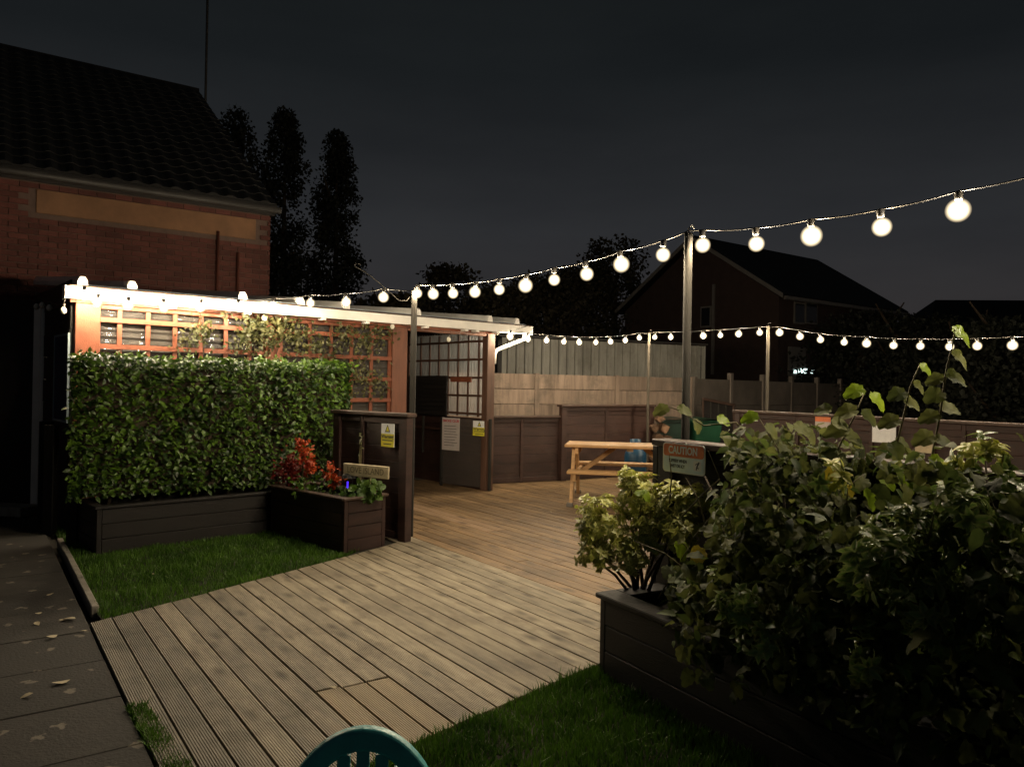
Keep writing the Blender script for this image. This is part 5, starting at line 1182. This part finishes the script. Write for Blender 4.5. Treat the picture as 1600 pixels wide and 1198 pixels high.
shoot([(1385, 780, 3.3), (1400, 700, 3.3), (1412, 650, 3.3), (1422, 605, 3.3), (1437, 570, 3.3)],
      [(1436, 572, 3.3, 1, -.3, .85, Lm), (1426, 598, 3.3, 1, -.4, .8, V), (1412, 628, 3.3, 1, .1, .95, V), (1406, 655, 3.3, -1, .1, 1.0, V), (1398, 690, 3.3, 1, -.2, 1.0, V), (1398, 700, 3.3, -1, -.3, .95, V), (1415, 612, 3.3, -1, -.25, .9, V)])
shoot([(1290, 780, 3.5), (1310, 700, 3.5), (1335, 650, 3.5), (1352, 610, 3.5)],
      [(1350, 608, 3.5, -1, .0, 1.0, Lm), (1358, 618, 3.5, .9, -.4, 1.15, Lm), (1340, 640, 3.5, -1, .25, 1.1, V), (1345, 645, 3.5, 1, -.3, 1.1, V), (1325, 668, 3.5, -1, .05, 1.15, V), (1318, 680, 3.5, 1, .1, 1.1, V), (1310, 700, 3.5, -1, -.3, 1.0, V), (1330, 690, 3.5, 1, -.5, 1.1, V), (1300, 640, 3.5, -.6, .5, .9, V), (1300, 662, 3.5, .8, .3, 1., V)])
shoot([(1200, 780, 3.8), (1190, 700, 3.8), (1150, 660, 3.8), (1100, 665, 3.8), (1060, 640, 3.8), (1045, 636, 3.8)],
      [(1045, 637, 3.8, -.8, -.1, .9, V), (1058, 640, 3.8, .9, .2, .9, V), (1085, 655, 3.8, .3, -1, .8, V), (1126, 676, 3.8, .8, -.7, .95, V), (1135, 700, 3.8, .4, -1, .9, V), (1120, 655, 3.8, 1, .1, .85, Lm)])
shoot([(1230, 780, 3.7), (1215, 700, 3.7), (1185, 652, 3.7)],
      [(1185, 650, 3.7, -1, .2, .95, Lm), (1195, 665, 3.7, 1, -.5, 1.0, V), (1210, 690, 3.7, -1, .1, 1.0, V), (1215, 700, 3.7, 1, .2, 1.0, V), (1165, 690, 3.7, -1, -.1, .9, V), (1240, 668, 3.7, 1, .1, 1.1, V), (1255, 672, 3.7, .8, -.5, 1.0, V)])
shoot([(1010, 880, 4.3), (1000, 800, 4.3), (1005, 770, 4.3)], [(1003, 768, 4.28, .8, -.6, .8, Lm), (1000, 775, 4.26, -.3, .9, .8, Lm)], r=.004)
shoot([(1100, 900, 4.0), (1070, 850, 4.0), (1058, 845, 4.0)], [(1058, 845, 4.0, .3, -.8, 1.15, Lm), (1095, 855, 3.95, -.5, -.8, 1.1, Y), (1112, 850, 3.95, .6, -.6, 1.0, V), (1070, 840, 4.0, -1, .1, .8, V)], r=.004)
shoot([(1320, 820, 3.1), (1325, 760, 3.1), (1350, 740, 3.1)], [(1312, 735, 3.1, -.8, -.4, .85, Y), (1325, 757, 3.1, .2, -1, .6, Y), (1370, 745, 3.1, .9, -.1, 1.1, Lm), (1400, 750, 3.1, .9, -.1, 1.1, Lm), (1350, 765, 3.1, .5, -.8, 1.0, Lm)], r=.004)
stems(bs, (bs0.x, bs0.y, SOILZ), [(pw(t, w_).x, pw(t, w_).y, ztop(t) * .85) for t, w_ in ((.5, .3), (.8, .6), (1.1, .2), (1.5, .5), (1.9, .3), (2.3, .5))], .014)
# glossy whorled shrub at right
g1b = pw(2.0, .3); gs = empty('whorled_shrub', (g1b.x, g1b.y, SOILZ), 0, 'dark shrub with green whorled leaf clusters at the right of the black planter', 'shrub')
cen = []; drs = []; ml = []
for px, py, r, d, yel in ((1385, 870, .13, 2.72, 0), (1370, 900, .10, 2.7, 0), (1450, 830, .12, 2.7, 0), (1530, 855, .10, 2.55, 0), (1545, 910, .08, 2.45, 0), (1460, 895, .07, 2.6, 0), (1540, 715, .10, 2.75, 1), (1490, 735, .06, 2.8, 1), (1575, 790, .13, 2.6, 0), (1500, 780, .10, 2.7, 0), (1290, 745, .07, 3.1, 1), (1190, 990, .10, 3.1, 0), (1260, 960, .08, 2.9, 0), (1160, 940, .07, 3.3, 0), (1110, 915, .07, 3.6, 0), (1590, 940, .12, 2.4, 0), *[(random.uniform(1330, 1610), random.uniform(765, 1040), random.uniform(.06, .12), random.uniform(2.45, 2.75), 0) for _ in range(20)], *[(random.uniform(1130, 1330), random.uniform(930, 1050), random.uniform(.05, .08), random.uniform(2.85, 3.1), 0) for _ in range(9)]):
    c = at(px, py, d)
    for _ in range(int(19 * (r / .1) ** 2)):
        v = Vector((random.gauss(0, 1), random.gauss(0, 1), random.gauss(0, 1))).normalized(); q = c + v * r * random.uniform(.4, 1)
        cen.append(tuple(q)); drs.append((v + Vector((0, -.2, .5))).normalized()); ml.append('pierisy' if yel and random.random() < .7 else 'pierisg')
rosettes(gs, cen, drs, 8, .05, ml, .5)
stems(gs, (g1b.x, g1b.y, SOILZ), [tuple(at(px, py, d)) for px, py, d in ((1385, 880, 2.75), (1450, 835, 2.75), (1530, 860, 2.6), (1540, 720, 2.8), (1575, 800, 2.65))], .012)

# ================================================================ garden chair in the foreground
cp = at(572, 1128, 1.60); chz = cp.z
ch = empty('garden_chair', (cp.x, cp.y - .02, 0), R(5), 'teal green plastic garden chair with arched slatted back in the foreground', 'chair')
def arch(a, h, zc, wd, dep, y0, lean=.22):
    """flattened band following a half ellipse"""
    N = 28; vs = []
    for i in range(N + 1):
        t = math.pi * i / N; c, s = math.cos(t), math.sin(t)
        for k_, (o_, yy) in enumerate(((0, -dep / 2), (0, dep / 2), (-wd, dep / 2 * .8), (-wd, -dep / 2 * .8))):
            x = (a + o_) * c; z = zc + (h + o_) * s; vs.append((x, y0 + yy + (z - .45) * lean - (chz - .45) * lean, z))
    fs = [(4 * i + j, 4 * i + (j + 1) % 4, 4 * i + 4 + (j + 1) % 4, 4 * i + 4 + j) for i in range(N) for j in range(4)] + [(3, 2, 1, 0), (4 * N, 4 * N + 1, 4 * N + 2, 4 * N + 3)]
    return MB().add(vs, fs)
lean = .20
bfr = part('back_frame', arch(.182, .25, chz - .25, .044, .032, 0, lean), M['teal'], ch)
bfr.modifiers.new('bevel', 'BEVEL').width = .008; bfr.modifiers['bevel'].segments = 3; bfr.modifiers['bevel'].limit_method = 'ANGLE'
def yb_(z): return (z - chz) * lean
for i in range(7):
    x = -.117 + i * .039; zt_ = chz - .25 + (.25 - .044) * math.sqrt(max(0, 1 - (x / .143) ** 2))
    part('back_slat', MB().add([(x - .013, yb_(.46) - .006, .46), (x + .013, yb_(.46) - .006, .46), (x + .013, yb_(.46) + .006, .46), (x - .013, yb_(.46) + .006, .46), (x - .013, yb_(zt_) - .006, zt_), (x + .013, yb_(zt_) - .006, zt_), (x + .013, yb_(zt_) + .006, zt_), (x - .013, yb_(zt_) + .006, zt_)], [(3, 2, 1, 0), (4, 5, 6, 7), (0, 1, 5, 4), (1, 2, 6, 5), (2, 3, 7, 6), (3, 0, 4, 7)]), M['teal'], ch)
for s in (-1, 1):
    part('back_upright', MB().tube([(s * .160, yb_(chz - .25), chz - .25), (s * .20, yb_(.44), .44)], .022, 8), M['teal'], ch, smooth=True)
    part('armrest', MB().tube([(s * .19, yb_(.68), .66), (s * .27, -.22, .67), (s * .27, -.48, .66), (s * .26, -.52, .60)], .022, 8), M['teal'], ch, smooth=True)
    part('leg', MB().tube([(s * .26, -.52, .60), (s * .25, -.50, .42), (s * .27, -.56, .0)], .022, 8), M['teal'], ch, smooth=True)
    part('leg', MB().tube([(s * .20, yb_(.44), .44), (s * .25, yb_(.44) + .12, .0)], .022, 8), M['teal'], ch, smooth=True)
part('seat', MB().box(-.23, .23, -.52, yb_(.44) + .02, .415, .440, c=.008), M['teal'], ch)

# fallen leaves on the path and the deck
lt = leafmesh('fallen_leaf', leafshape(.06, .02, 4, .3, .35), M['cream'])
WHERE = ['on the slabs nearest the lawn kerb', 'on the second slab row by the kerb corner', 'on the path beside the deck corner', 'on the dark slabs at the left picture edge', 'alone in the middle of the path', 'on the slab joint left of the deck', 'low on the path near the bottom left', 'close to the pale door step', 'by the grass strip at the deck edge', 'just inside the lawn by the hedge planter', 'on the deck by the half wall post', 'on the deck boards in front of the picnic table', 'on the deck beyond the loose boards', 'beside the gap in the cut deck boards']
for (px, py, sc_), wh in zip(((72, 930, 1.3), (66, 957, 1.1), (118, 967, 2.4), (55, 972, 1.4), (92, 968, 1.3), (90, 992, 1.7), (135, 986, 1.3), (52, 1083, 1.6), (110, 1062, 2.2), (236, 897, .9), (626, 843, .8), (860, 800, .8), (742, 930, .8), (527, 1076, .9)), WHERE):
    p = gnd(px, py, 0); o = link('fallen_leaf', lt, None, (p.x, p.y, .012 if px > 300 else .004), (random.uniform(-.2, .2) + math.pi * (random.random() < .5), random.uniform(-.15, .15), random.uniform(0, 6.3))); o.scale = (sc_ * .65, sc_ * .65, sc_ * .3)
    tag(o, 'pale curled fallen leaf ' + wh, 'leaf', 'fallen leaves')
